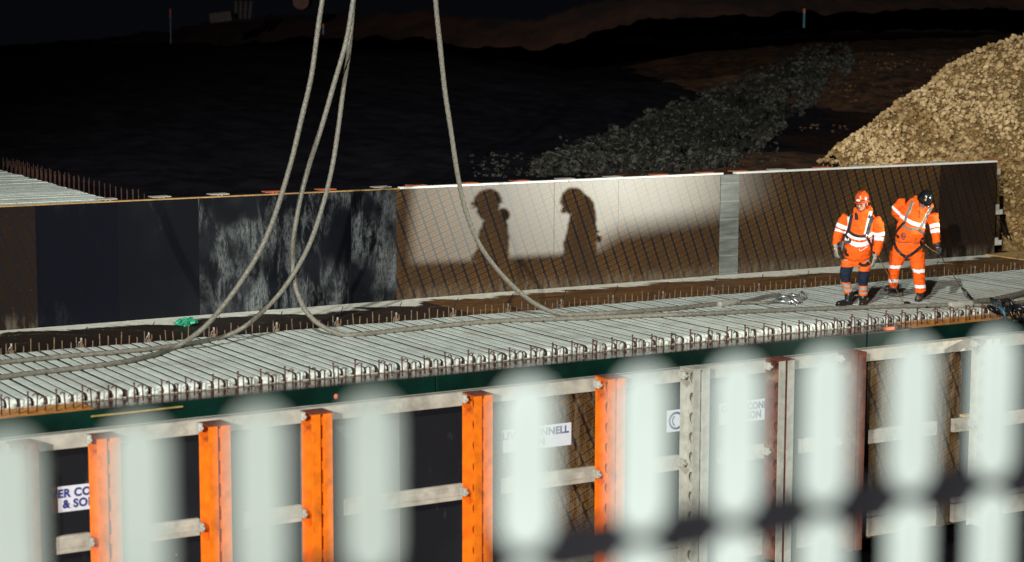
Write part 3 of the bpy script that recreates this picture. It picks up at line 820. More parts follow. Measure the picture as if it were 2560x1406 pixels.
# ---- signs with lettering
def text_mesh(s, size, bold=.0):
    cu = bpy.data.curves.new('lettering', 'FONT'); cu.body = s; cu.size = size; cu.align_x = 'CENTER'; cu.align_y = 'CENTER'; cu.offset = bold; cu.extrude = .0015; cu.space_character = 1.08; cu.space_line = .95
    o = bpy.data.objects.new('tmp', cu); col.objects.link(o); bpy.context.view_layer.update()
    me = bpy.data.meshes.new_from_object(o.evaluated_get(bpy.context.evaluated_depsgraph_get())); bpy.data.objects.remove(o); return me
def sign(x0, x1, z0, z1, lab, txt=None, ring=False, Y=NY - .005, bx=None):
    cx, cz = (x0 + x1) / 2, (z0 + z1) / 2; e = empty('company_sign', (cx, Y, cz)); tag(e, lab, 'sign')
    q_ = MB(); q_.box(((bx or x0) - cx, 0, z0 - cz), (x1 - cx, .004, z1 - cz), 0, .001); q_.build('board', M['sign_white'], e)
    if txt:
        me = text_mesh(txt, (z1 - z0) * .44, .0055); me.materials.clear(); me.materials.append(M['sign_blue'])
        o = bpy.data.objects.new('lettering', me); col.objects.link(o); o.parent = e; o.rotation_euler = (R(90), 0, 0); o.location = (0, -.003, 0)
        w_ = max(v.co.x for v in me.vertices) - min(v.co.x for v in me.vertices); o.scale = ((x1 - x0) * .93 / w_, 1, 1)
    if ring:
        q_ = MB(); r = (z1 - z0) * .36
        q_.tube([(r * math.cos(t), 0, r * math.sin(t)) for t in lin(.75, 5.55, 28)], .016, 6, 0); q_.tube([(r * .55 * math.cos(t), 0, r * .62 * math.sin(t)) for t in lin(2.0, 4.3, 14)], .010, 6, 0)
        o = q_.build('emblem', M['sign_blue'], e); o.scale = (1, .2, 1); o.location = (0, -.003, 0)
    return e
def srect(px0, px1, py0, py1, Y=NY - .005):
    a = onY(px0, py0, Y); b = onY(px0, py1, Y); c = onY(px1, (py0 + py1) / 2, Y); return a.x, c.x, b.z, a.z
a = onY(232 + 1000, 1083, NY); b_ = onY(1428, 1058, NY); sh = onY(1428, 1056, NY).z - onY(1428, 1112, NY).z
SX1, SX0 = b_.x, nx_(1228, 1090); SZ1 = onY(1428, 1056, NY).z; SZ0 = SZ1 - sh
sign(SX0, SX1, SZ0, SZ1, 'white lettered company sign on printed plywood between two orange posts', 'OLIVER CONNELL\n& SON')
SW = SX1 - SX0
xl = onY(70, 1240, NY).x; zc_ = onY(170, 1247, NY).z; sign(xl, xl + SW * .98, zc_ - sh / 2, zc_ + sh / 2, 'white lettered company sign cut by the leftmost orange post', 'OLIVER CONNELL\n& SON', bx=onY(128, 1240, NY).x)
xl = onY(1667, 1052, NY).x; zc_ = onY(1680, 1053, NY).z; sign(xl, xl + .30, zc_ - sh / 2, zc_ + sh / 2, 'square sticker with round navy emblem left of the grey post', None, True)
xl = onY(1797, 1035, NY).x; zc_ = onY(1812, 1035, NY).z; sign(xl, xl + SW * .9, zc_ - sh / 2, zc_ + sh / 2, 'pale lettered sign nearly hidden behind slats right of the grey post', 'OLIVER CONNELL\n& SON')
xl = onY(-8, 1272, NY).x; zc_ = onY(8, 1272, NY).z; sign(xl - .08, xl + .16, zc_ - sh / 2, zc_ + sh / 2, 'square sticker with round emblem at the far left edge', None, True)

q_ = MB(); q_.box((-.09, -.03, 0), (.09, .03, .05), 0, .01); o = q_.build('red_cap', M['pad_red'], None); o.location = onZ(2222, 826, -.10); tag(o, 'small red cap lying in the trough under the men', 'cap')
# ================================================================ ROPES
def rope(name, pts, r, mat, lab, D0=None, group='crane sling ropes'):
    path = catmull(pts, 14)
    # resample
    out = [path[0]]; acc = 0
    for a, b in zip(path, path[1:]):
        L = (b - a).length; d = .035
        while acc + L >= d:
            t = (d - acc) / L; a = a + (b - a) * t; out.append(a.copy()); L = (b - a).length; acc = 0
        acc += L
    sd = random.random() * 50
    out = [p + Vector((noise.noise(p * .9 + Vector((sd, 0, 0))), noise.noise(p * .9 + Vector((0, sd, 5))), 0)) * (.022 if p.z > .3 else .012) for p in out]
    q_ = MB(); q_.tube(out, [r * (1 + .07 * noise.noise(p * 3.1)) for p in out], 18, 0, True, 6, 9.0, .09)
    o = q_.build(name, mat, None, True); tag(o, lab, 'rope', group); return o
RR = .034
def air(pts, Dtop, Dland):     # points hanging in the air: distance eases from the landing to the hook
    n = len(pts); out = []
    for i, (x, y) in enumerate(pts):
        t = i / (n - 1); out.append(atD(x, y, Dtop + (Dland - Dtop) * t))
    return out
def lay(pts, z=RR): return [onZ(x, y, z) for x, y in pts]
def Dof(p): return (p - C0).dot(fw)
l1 = lay([(440, 868), (390, 886), (310, 905), (200, 920), (100, 931), (0, 944), (-150, 966)])
rope('sling_rope', air([(830, -150), (806, 0), (793, 90), (777, 200), (748, 320), (722, 430), (692, 530), (652, 622), (603, 702), (553, 770), (502, 826)], 28.5, Dof(l1[0]) - .1) + l1, RR, M['rope'], 'twisted grey rope falling leftmost and trailing away in front on the deck')
l2 = lay([(850, 836), (900, 836), (980, 828), (1100, 815), (1250, 803), (1420, 797), (1600, 790), (1800, 783), (2000, 774), (2200, 768), (2370, 763)])
rope('sling_rope', air([(905, -150), (884, 0), (866, 105), (836, 215), (806, 320), (773, 420), (748, 510), (734, 600), (733, 680), (752, 752), (788, 803)], 28.7, Dof(l2[0]) + .1) + l2, RR, M['rope'], 'pale rope that drops, bends right at its foot and runs to the men')
l3 = lay([(560, 842), (500, 855), (420, 867), (330, 877), (200, 888), (100, 897), (0, 907), (-150, 925)])
rope('sling_rope', air([(900, -150), (884, 10), (873, 120), (860, 215), (847, 320), (831, 420), (808, 515), (778, 605), (742, 675), (700, 735), (650, 785), (610, 818)], 29.2, Dof(l3[0])) + l3, RR * .93, M['rope'], 'pale rope swinging down left to lie along the far beam ends')
l4 = lay([(1400, 785), (1450, 786), (1560, 781), (1680, 772), (1800, 760)])
rope('sling_rope', air([(1086, -150), (1091, 0), (1099, 110), (1111, 215), (1127, 325), (1142, 430), (1160, 520), (1192, 600), (1237, 665), (1290, 722), (1345, 764)], 28.8, Dof(l4[0])) + l4, RR, M['rope'], 'pale rope hanging apart to the right of the others')
# ferrules and eyes
def ferrule(p0, p1, r, lab, mat='steel_dusty'):
    a, b = Vector(p0), Vector(p1); q_ = MB(); q_.tube([a, a + (b - a) * .04, a + (b - a) * .1, a + (b - a) * .9, a + (b - a) * .96, b], [r * .75, r * .9, r, r, r * .9, r * .75], 16)
    o = q_.build('rope_ferrule', M[mat], None, True); tag(o, lab, 'ferrule'); return o
ferrule(onZ(1797, 762, .045), onZ(1845, 754, .045), .055, 'pale steel ferrule on the rope near the shackle')
ferrule(onZ(2372, 764, .055), onZ(2430, 760, .055), .062, 'grey steel ferrule on the thick rope by the right hand man')
rope('sling_rope', lay([(1845, 756), (1880, 750), (1910, 742), (1950, 736)], .05), .026, M['rope'], 'upper leg of the small rope eye beside the shackles', group='rope eye legs')
rope('sling_rope', lay([(1845, 758), (1880, 757), (1920, 757), (1955, 750)], .03), .024, M['rope'], 'lower leg of the small rope eye beside the shackles', group='rope eye legs')
rope('sling_rope', lay([(2428, 758), (2470, 752), (2510, 745), (2560, 733), (2640, 712), (2740, 700)], .06), .045, M['rope_dark'], 'thick dark rope leaving the deck past the ferrule', group='thick dark ropes')
rope('sling_rope', lay([(2430, 763), (2470, 764), (2520, 760), (2600, 750)], .03), .030, M['rope_dark'], 'lower thin dark rope beside the black shackle heap', group='thick dark ropes')

def shackle(loc, r, rz, mat, lab, tilt=0):
    e = empty('shackle', loc); e.rotation_euler = (R(90 - tilt), 0, rz); q_ = MB()
    arc = [(-r, -r * 1.1, 0)] + [(r * 1.15 * math.cos(t), r * 1.15 * math.sin(t), 0) for t in lin(math.pi, 0, 12)] + [(r, -r * 1.1, 0)]
    q_.tube(arc, r * .28, 10); q_.build('bow', mat, e, True)
    q_ = MB(); q_.tube([(-r * 1.5, -r * 1.1, 0), (r * 1.5, -r * 1.1, 0)], r * .25, 10); q_.tube([(r * 1.3, -r * 1.1, 0), (r * 1.65, -r * 1.1, 0)], r * .42, 6); q_.build('pin', mat, e, True)
    tag(e, lab, 'shackle'); return e
shackle(onZ(1958, 748, .07), .09, -.9, M['galv'], 'bright galvanised shackle at the rope eye', 75)
shackle(onZ(1984, 752, .05), .085, .6, M['galv'], 'galvanised shackle hooked beyond the first, right of the rope eye', 60)
shackle(onZ(1985, 738, .08), .065, 1.8, M['galv'], 'smallest galvanised shackle lying on top of the pair', 85)
def ring_obj(loc, r, t, rot, mat, lab, name='chain_link', sx=1.5):
    q_ = MB(); q_.tube([(r * sx * math.cos(a), r * math.sin(a), 0) for a in lin(0, 2 * math.pi, 28)], t, 10, 0, False); o = q_.build(name, mat, None, True); o.location = loc; o.rotation_euler = rot; tag(o, lab, 'chain link'); return o
ring_obj(onZ(2008, 740, .06), .07, .018, (1.1, .2, .5), M['rope'], 'dusty loose ring right of the galvanised shackles')
ring_obj(onZ(2485, 775, .06), .09, .028, (.5, .2, .4), M['dark_steel'], 'black chain link touching the blue bar')
ring_obj(onZ(2520, 765, .09), .10, .030, (1.2, .3, 1.2), M['dark_steel'], 'black chain link standing up in the heap at the right')
ring_obj(onZ(2548, 772, .05), .10, .030, (.3, .1, -.4), M['dark_steel'], 'black chain link lying flat at the right edge of the deck')
shackle(onZ(2538, 784, .03), .10, .3, M['dark_steel'], 'black oily shackle at the right end of the deck', 30)
shackle(onZ(2500, 752, .05), .08, 1.0, M['dark_steel'], 'black shackle under the thick dark rope', 80)
q_ = MB(); q_.tube([onZ(2478, 748, .12), onZ(2512, 780, .03), onZ(2512, 800, -.1)], .03, 8); o = q_.build('steel_bar', M['blue_bar'], None, True); tag(o, 'dark blue bent bar leaning on the right end of the deck', 'bar')
P = onZ(2262, 758, .03); ring_obj(P + Vector((.05, 0, 0)), .035, .014, (.2, 0, .2), M['dark_steel'], 'small dark hook link at the foot of the left tag line')
q_ = MB(); q_.tube(lay([(2275, 763), (2295, 765), (2318, 768)], .02), .014, 6); tag(q_.build('hook_shank', M['dark_steel'], None, True), 'short dark shank lying by the right hand man boot', 'hook')

# green bag on the ledge
q_ = MB(); rs = random.Random(4)
bm = bmesh.new(); bmesh.ops.create_icosphere(bm, subdivisions=4, radius=1)
for v in bm.verts: v.co = Vector((v.co.x * .15, v.co.y * .10, v.co.z * .055)) * (1 + .55 * noise.noise(v.co * 2.2) + .2 * noise.noise(v.co * 6))
q_.add([v.co[:] for v in bm.verts], [[v.index for v in f.verts] for f in bm.faces]); bm.free()
o = q_.build('plastic_bag', M['white_rag'], None, False); o.location = onZ(466, 805, .02); tag(o, 'crumpled green plastic bag on the ledge', 'bag')

# ================================================================ PALE SLATTED BARRIER close to the camera
FD = 2.6
fz = lambda px, py: onY(px, py, FD).z
bar_groups = [([-260, 20, 347, 652, 932], 'left'), ([1322, 1612, 1845, 2067, 2284, 2487, 2690], 'right')]
for gi, (pxs, nm_) in enumerate(bar_groups):
    xs_ = [onY(p, 1150, FD).x for p in pxs]
    z_top = fz(1325, 948); z_mid1 = fz(1325, 1378); z_mid0 = fz(1325, 1412)
    e = empty('slatted_barrier', (xs_[0], FD, z_top)); tag(e, 'blurred pale slatted barrier ' + ('on the left, over the orange posts' if gi == 0 else 'on the right, over the grey and red posts'), 'barrier', 'pale slatted barriers')
    for i, x in enumerate(xs_):
        hw = .0465 if gi else .040
        for (z1_, z0_, nm2) in ((z_top, z_mid1, 'slat'), (z_mid0, z_mid0 - .3, 'slat')):
            q_ = MB(); seg = 10; prof = [(hw * math.cos(a), hw * math.sin(a)) for a in lin(0, math.pi, seg)]; prof = [(px_, z1_ - hw + pz) for px_, pz in prof] + [(-px_, z0_ + hw - pz) for px_, pz in prof]
            n_ = len(prof); q_.add([(x + a, FD, b) for a, b in prof] + [(x + a, FD + .012, b) for a, b in prof], [tuple(range(n_)), tuple(range(2 * n_ - 1, n_ - 1, -1))] + [(k, n_ + k, n_ + (k + 1) % n_, (k + 1) % n_) for k in range(n_)])
            o = q_.build(nm2, M['fence_pale' if gi else 'fence_dim'], e); o.location = -e.location
    q_ = MB(); zc = (z_mid1 + z_mid0) / 2; q_.box((xs_[0] - .05, FD + .0125, zc - .038), (xs_[-1] + .05, FD + .03, zc + .038), 0, .003)
    o = q_.build('rail', M['fence_dark'], e); o.location = -e.location
    q_ = MB(); zc -= .36; q_.box((xs_[0] - .05, FD + .0125, zc - .022), (xs_[-1] + .05, FD + .03, zc + .022), 0, .003); o = q_.build('rail', M['fence_dark'], e); o.location = -e.location
    # feet reaching the ground
    for xx in (xs_[0] - .03, xs_[-1] + .03):
        q_ = MB(); q_.box((xx - .015, FD + .031, -3.39), (xx + .015, FD + .055, zc + .02), 0, .003); o = q_.build('support_leg', M['fence_dark'], e); o.location = -e.location

# ================================================================ off-frame hoarding and board, added and shaped to shadow the lit wall
hb = empty('shadow_hoarding', (25.5, 21, -.2)); tag(hb, 'unseen plywood hoarding added to shadow the wall, past the right end of the deck', 'hoarding')
for k in range(5):
    q_ = MB(); q_.box((22.85 - 25.5 + k * 1.22, 0, -.6), (22.85 - 25.5 + (k + 1) * 1.22 - .004, .02, 1.64), 0, .002); q_.build('plywood_sheet', M['timber_tan'], hb)  # sheets of the added shadow hoarding
q_ = MB(); q_.box((23.1 - 25.5, -1.02, -.6), (23.93 - 25.5, -1.0, 3.1), 0, .002); q_.build('shadow_end_sheet', M['timber_tan'], hb)  # tall sheet added to cut off the lit patch at its left
for k in range(6):
    q_ = MB(); q_.box((22.86 - 25.5 + k * 1.2, -.09, -3), (22.86 - 25.5 + k * 1.2 + .08, -.003, 1.60), 0, .004); q_.build('post', M['timber_tan'], hb)
q_ = MB(); tp = [(26.0, 1.70), (26.48, 1.78), (26.62, 1.862), (27.0, 1.895), (27.34, 1.915), (27.56, 1.945), (28.6, 2.05)]  # added board, top edge shaped to slant the shadow on the wall
n_ = len(tp); vs = [(x - 27, 0, -.6) for x, z in tp] + [(x - 27, 0, z) for x, z in tp]; vs += [(a, .02, c) for a, b, c in vs]
fs = [(k, k + 1, n_ + k + 1, n_ + k) for k in range(n_ - 1)] + [(2 * n_ + k, 3 * n_ + k, 3 * n_ + k + 1, 2 * n_ + k + 1) for k in range(n_ - 1)] + [(n_ + k, n_ + k + 1, 3 * n_ + k + 1, 3 * n_ + k) for k in range(n_ - 1)] + [(0, n_, 3 * n_, 2 * n_), (n_ - 1, 3 * n_ - 1, 4 * n_ - 1, 2 * n_ - 1)]
q_.add(vs, fs); o = q_.build('shadow_board', M['timber_tan'], None); o.location = (27, 18, 0); tag(o, 'unseen slant topped board added to shadow the wall, past the right end of the deck', 'board')
# ================================================================ PEOPLE
M['skin'] = simple('skin', (.50, .24, .16), .55, 0, .12, 20)
def fabric(name, base, dirt, amt, bump=.35, rough=.8):
    q = Mat(name, base, rough, 0, .25); p = q.pos(); n = q.noise(p, 5, 6, .65); n2 = q.noise(p, 9, 3, .5, 1.2)
    lt = tuple(min(1, c * 1.08) for c in base)
    c = q.mix(n2.step(.3, .7), tuple(c * .85 for c in base), lt); c = q.mix(n.step(.56, .75) * amt, c, dirt)
    q.set('Base Color', c).bump(n2, bump, .03); return q.m
M['hivis'] = fabric('orange_hi_vis_cloth', (.95, .118, .006), (.32, .065, .02), .6)
M['hivis2'] = fabric('orange_trouser_cloth', (.85, .13, .012), (.25, .08, .03), .5)
M['tape'] = simple('silver_reflective_tape', (.92, .92, .95), .35, 0, .05, 10)
M['tape_dirty'] = simple('dirty_reflective_tape', (.36, .34, .30), .5, 0, .15, 14)
M['navy'] = fabric('navy_cloth', (.010, .016, .035), (.05, .045, .04), .5)
M['boot'] = simple('black_rubber_boot', (.012, .013, .016), .35, 0, .3, 14, dirt=(.10, .085, .06), dirt_amt=.4)
M['boot_muddy'] = simple('muddy_leather_boot', (.035, .027, .02), .45, 0, .4, 20, dirt=(.30, .24, .16), dirt_amt=.6)
M['glove_grey'] = simple('pale_grey_work_glove', (.30, .30, .25), .8, 0, .2, 25)
M['glove_black'] = simple('black_work_glove', (.028, .028, .032), .6, 0, .3, 25)
M['strap_black'] = simple('black_webbing', (.010, .010, .012), .6, 0, .2, 30)
M['strap_grey'] = simple('grey_webbing', (.17, .15, .12), .7, 0, .2, 30)
M['helmet_orange'] = simple('orange_hard_hat', (.62, .085, .012), .28, 0, .12, 10, dirt=(.3, .12, .06), dirt_amt=.3, coat=.4)
M['helmet_black'] = simple('black_hard_hat', (.008, .010, .011), .22, 0, .2, 10, coat=.4)
M['lamp_lens'] = simple('clear_lamp_lens', (.75, .75, .70), .2)
M['hair'] = simple('short_dark_hair', (.03, .018, .010), .8)
M['eye'] = simple('eye_shadow', (.05, .02, .015), .5)
M['lip'] = simple('lips', (.30, .08, .06), .5)


def fuse(q_, name, mats, parent, voxel=.011, smooth=4, classify=None, wr=0.0, seed=0.0):
    tmp = q_.build('tmp', mats[0]); md = tmp.modifiers.new('r', 'REMESH'); md.mode = 'VOXEL'; md.voxel_size = voxel
    sm = tmp.modifiers.new('s', 'SMOOTH'); sm.iterations = smooth; sm.factor = .5
    bpy.context.view_layer.update()
    me = bpy.data.meshes.new_from_object(tmp.evaluated_get(bpy.context.evaluated_depsgraph_get())); bpy.data.objects.remove(tmp)
    me.materials.clear()
    for mm in mats: me.materials.append(mm)
    if wr:
        nrm = [v.normal.copy() for v in me.vertices]
        for v, n in zip(me.vertices, nrm):
            p = v.co
            d = noise.noise(Vector((p.x * 9 + seed, p.y * 9, p.z * 17))) * .6 + noise.noise(Vector((p.x * 20, p.y * 20 + seed, p.z * 34))) * .3
            v.co = p + n * d * wr
    idx = [0] * len(me.polygons)
    if classify:
        for i, f in enumerate(me.polygons): idx[i] = classify(f.center, f.normal)
    me.polygons.foreach_set('material_index', idx); me.polygons.foreach_set('use_smooth', [True] * len(me.polygons))
    me.name = name
    o = bpy.data.objects.new(name, me); col.objects.link(o)
    if parent: o.parent = parent
    return o


def seg_param(p, chain):
    """nearest point on a polyline: (distance, length along from start)"""
    best = (9, 0); L = 0
    for a, b in zip(chain, chain[1:]):
        a, b = Vector(a), Vector(b); d = b - a; l = d.length; t = max(0, min(1, (p - a).dot(d) / (l * l)))
        dd = (p - (a + d * t)).length
        if dd < best[0]: best = (dd, L + t * l)
        L += l
    return best


def make_head(q_, c, yaw, pitch, roll=0):
    """adds a head (skull, jaw, nose, ears, brow, neck) to q_; faces -Y before rotation. c = centre between the ears"""
    rot = Matrix.Rotation(yaw, 3, 'Z') @ Matrix.Rotation(roll, 3, 'Y') @ Matrix.Rotation(pitch, 3, 'X')
    c = Vector(c); T = lambda x, y, z: c + rot @ Vector((x, y, z))
    q_.ell(T(0, .012, .035), (.076, .094, .088), 0, rot)
    q_.ell(T(0, -.022, -.035), (.060, .068, .075), 0, rot)
    q_.ell(T(0, -.055, -.085), (.034, .032, .026), 0, rot)          # chin
    q_.ell(T(0, -.078, .018), (.052, .018, .016), 0, rot)           # brow
    for s in (-1, 1):
        q_.ell(T(s * .040, -.062, -.022), (.023, .024, .024), 0, rot)   # cheeks
        q_.ell(T(s * .078, .012, -.008), (.012, .022, .033), 0, rot)    # ears
    q_.tube([T(0, -.080, .012), T(0, -.098, -.012), T(0, -.106, -.030), T(0, -.086, -.036)], [.009, .012, .016, .012], 8)
    q_.ell(T(0, -.083, -.062), (.024, .010, .011), 0, rot)
    return T, rot


def glove(mat, wrist, dirn, palm_n, side, parent, curl=.5, size=1.0, name='glove'):
    """hand with palm, thumb and four fingers. dirn: wrist->knuckles, palm_n: palm normal, side: +1/-1 thumb side"""
    d = Vector(dirn).normalized(); n = Vector(palm_n); n = (n - d * n.dot(d)).normalized(); s = d.cross(n).normalized() * side
    w_ = Vector(wrist); q_ = MB(); sc = size
    q_.tube([w_ - d * .05, w_ - d * .02, w_ + d * .01], [.038 * sc, .036 * sc, .030 * sc], 12)
    M3 = Matrix((s, d, n)).transposed()
    q_.ell(w_ + d * .055 * sc, (.044 * sc, .056 * sc, .019 * sc), 0, M3)
    for i, (o_, L) in enumerate(((.033, .072), (.011, .082), (-.011, .076), (-.032, .060))):
        b = w_ + d * .098 * sc + s * o_ * sc; a1 = curl * .55; a2 = curl * 1.35; a3 = curl * 2.0; L *= sc
        dd = lambda a: d * math.cos(a) + n * math.sin(a)
        p1 = b + dd(a1) * L * .42; p2 = p1 + dd(a2) * L * .33; p3 = p2 + dd(a3) * L * .25
        spread = s * (o_ * .10)
        q_.tube([b - d * .03, b, p1 + spread, p2 + spread, p3 + spread], [.012 * sc, .0125 * sc, .0115 * sc, .0105 * sc, .008 * sc], 8)
    tb = w_ + d * .030 * sc + s * .034 * sc; td = (d * .65 + s * .62 + n * .35).normalized(); td2 = (d * .95 + s * .12 + n * .45).normalized()
    q_.tube([tb - s * .015, tb + td * .035 * sc, tb + td * .040 * sc + td2 * .034 * sc], [.017 * sc, .015 * sc, .010 * sc], 8)
    return fuse(q_, name, [mat], parent, .0055, 2)


def ribbon(name, mat, pts, width, parent, bvh, thick=.006, off=.006, view=None, n=26):
    """webbing: a path is pushed onto the clothing surface and given width and thickness"""
    path = catmull(pts, 8); N = len(path); P, Nn = [], []
    for p in path:
        loc, nr, i, d = bvh.ray_cast(Vector((p.x, -1, p.z)), Vector((0, 1, 0)))
        if loc is None: loc, nr, i, d = bvh.find_nearest(p)
        P.append(loc + nr * off); Nn.append(nr)
    for _ in range(3):
        P = [P[0]] + [(P[i - 1] + P[i] * 2 + P[i + 1]) / 4 for i in range(1, N - 1)] + [P[-1]]
        Nn = [Nn[0]] + [((Nn[i - 1] + Nn[i] * 2 + Nn[i + 1]) / 4).normalized() for i in range(1, N - 1)] + [Nn[-1]]
    q_ = MB(); vs = []
    for i in range(N):
        t = (P[min(i + 1, N - 1)] - P[max(i - 1, 0)]).normalized(); s = t.cross(Nn[i]).normalized() * width / 2; u_ = Nn[i] * thick
        vs += [P[i] - s - u_ * 1.5, P[i] + s - u_ * 1.5, P[i] + s + u_, P[i] - s + u_]
    fs = [(i * 4 + k, i * 4 + (k + 1) % 4, (i + 1) * 4 + (k + 1) % 4, (i + 1) * 4 + k) for i in range(N - 1) for k in range(4)] + [(3, 2, 1, 0), tuple((N - 1) * 4 + k for k in range(4))]
    q_.add(vs, fs); return q_.build(name, mat, parent)


def bvh_of(objs):
    vs, fs = [], []
    for o in objs:
        b = len(vs); vs += [v.co.copy() for v in o.data.vertices]; fs += [[b + i for i in p.vertices] for p in o.data.polygons]
    return BVHTree.FromPolygons(vs, fs)


def helmet(mat, T, rot, parent, lamp=False, sticker=False):
    e = MB(); seg = 28; vs = []; c = T(0, .008, .045)
    prof = [(1.0, 0), (1.0, .02), (.985, .05), (.93, .085), (.80, .118), (.58, .142), (.30, .154), (0.02, .158)]
    for r, z in prof:
        for k in range(seg):
            a = 2 * math.pi * k / seg; vs.append(c + rot @ Vector((.106 * r * math.cos(a), .128 * r * math.sin(a), z - .012)))
    n = len(prof); fs = [(i * seg + k, i * seg + (k + 1) % seg, (i + 1) * seg + (k + 1) % seg, (i + 1) * seg + k) for i in range(n - 1) for k in range(seg)] + [tuple((n - 1) * seg + k for k in range(seg)), tuple(range(seg))[::-1]]
    e.add(vs, fs)
    # brim, longer to the front
    vs = []
    for rr, zz in ((.98, -.006), (1.12, -.016), (1.12, -.022), (.98, -.014)):
        for k in range(seg):
            a = 2 * math.pi * k / seg; f = 1 + (.20 if rr > 1 else 0) * max(0, -math.sin(a)) ** 2
            vs.append(c + rot @ Vector((.106 * rr * math.cos(a), .128 * rr * f * math.sin(a), zz)))
    e.add(vs, [(i * seg + k, i * seg + (k + 1) % seg, ((i + 1) % 4) * seg + (k + 1) % seg, ((i + 1) % 4) * seg + k) for i in range(4) for k in range(seg)])
    for s in (-.035, 0, .035):
        e.tube([c + rot @ Vector((s, -.100, .085)), c + rot @ Vector((s, -.05, .137)), c + rot @ Vector((s, .03, .148)), c + rot @ Vector((s, .095, .100))], .007, 6)
    h = e.build('helmet', mat, parent, True)
    st = MB()
    for s in (-1, 1): st.tube([T(s * .084, .0, .03), T(s * .078, -.012, -.04), T(s * .045, -.045, -.105), T(0, -.06, -.118)], .005, 6)
    st.build('chin_strap', M['strap_black'], h)
    if lamp:
        a = MB(); a.ell(c + rot @ Vector((.0, -.142, .028)), (.034, .018, .020), 0, rot); a.build('lamp_lens', M['lamp_lens'], h, True)
        a = MB(); a.tube([c + rot @ Vector((.110 * math.cos(t), .133 * math.sin(t), .022)) for t in lin(0, 2 * math.pi, 24)], .006, 6, 0, False); a.build('lamp_strap', M['strap_black'], h)
    if sticker:
        a = MB(); vs = [c + rot @ Vector(v) for v in ((-.055, -.112, .055), (-.030, -.125, .055), (-.028, -.112, .088), (-.052, -.100, .088))]; vs2 = [v + rot @ Vector((-.003, -.005, .002)) for v in vs]
        a.add(vs + vs2, [(0, 1, 2, 3), (4, 5, 6, 7), (0, 1, 5, 4), (1, 2, 6, 5), (2, 3, 7, 6), (3, 0, 4, 7)]); a.build('helmet_sticker', M['timber_tan'], h)
    return h


def face_bits(T, rot, parent):
    a = MB()
    for s in (-1, 1): a.ell(T(s * .030, -.084, .002), (.013, .006, .007), 0, rot)
    a.build('eyes', M['eye'], parent, True)
    a = MB(); a.ell(T(0, -.092, -.062), (.021, .005, .006), 0, rot); a.build('lips', M['lip'], parent, True)
    a = MB(); a.ell(T(0, .040, .0), (.079, .070, .062), 0, rot); a.build('hair', M['hair'], parent, True)


def limb(q_, pts, rads, seg=14, squash=None): 
    q_.tube(pts, rads, seg, 0, True, 0, 0, 0, squash)


def boot(mat, heel, toe, ankle, parent, sole_h=.03, name='boot'):
    heel, toe, ankle = Vector(heel), Vector(toe), Vector(ankle); d = (toe - heel); L = d.length; d.normalize(); q_ = MB()
    upv = Vector((0, 0, 1)); upv = (upv - d * upv.dot(d)).normalized(); s = d.cross(upv); M3 = Matrix((d, s, upv)).transposed()
    q_.ell(heel + d * L * .20 + upv * .055, (L * .24, .045, .055), 0, M3)
    q_.ell(heel + d * L * .55 + upv * .050, (L * .33, .047, .045), 0, M3)
    q_.ell(heel + d * L * .80 + upv * .045, (L * .21, .052, .040), 0, M3)
    q_.tube([heel + d * L * .22 + upv * .05, ankle], [.052, .060], 14)
    for t, w in ((.02, .036), (.2, .042), (.45, .040), (.75, .052), (.97, .040)): pass
    b = fuse(q_, name, [mat], parent, .008, 3)
    so = MB(); prof = [(0, .030), (.05, .040), (.2, .043), (.45, .038), (.7, .050), (.88, .050), (.98, .034), (1.02, .012)]
    vs = []
    for h in (0, sole_h):
        for t, w in prof: vs.append(heel + d * L * t + s * w + upv * h)
        for t, w in prof[::-1]: vs.append(heel + d * L * t - s * w + upv * h)
    n = len(prof) * 2; so.add(vs, [tuple(range(n))[::-1], tuple(range(n, 2 * n))] + [(k, (k + 1) % n, n + (k + 1) % n, n + k) for k in range(n)])
    so.build('sole', M['boot'], b); return b


def person(foot, rz, label):
    q_ = MB(); return foot, rz, label


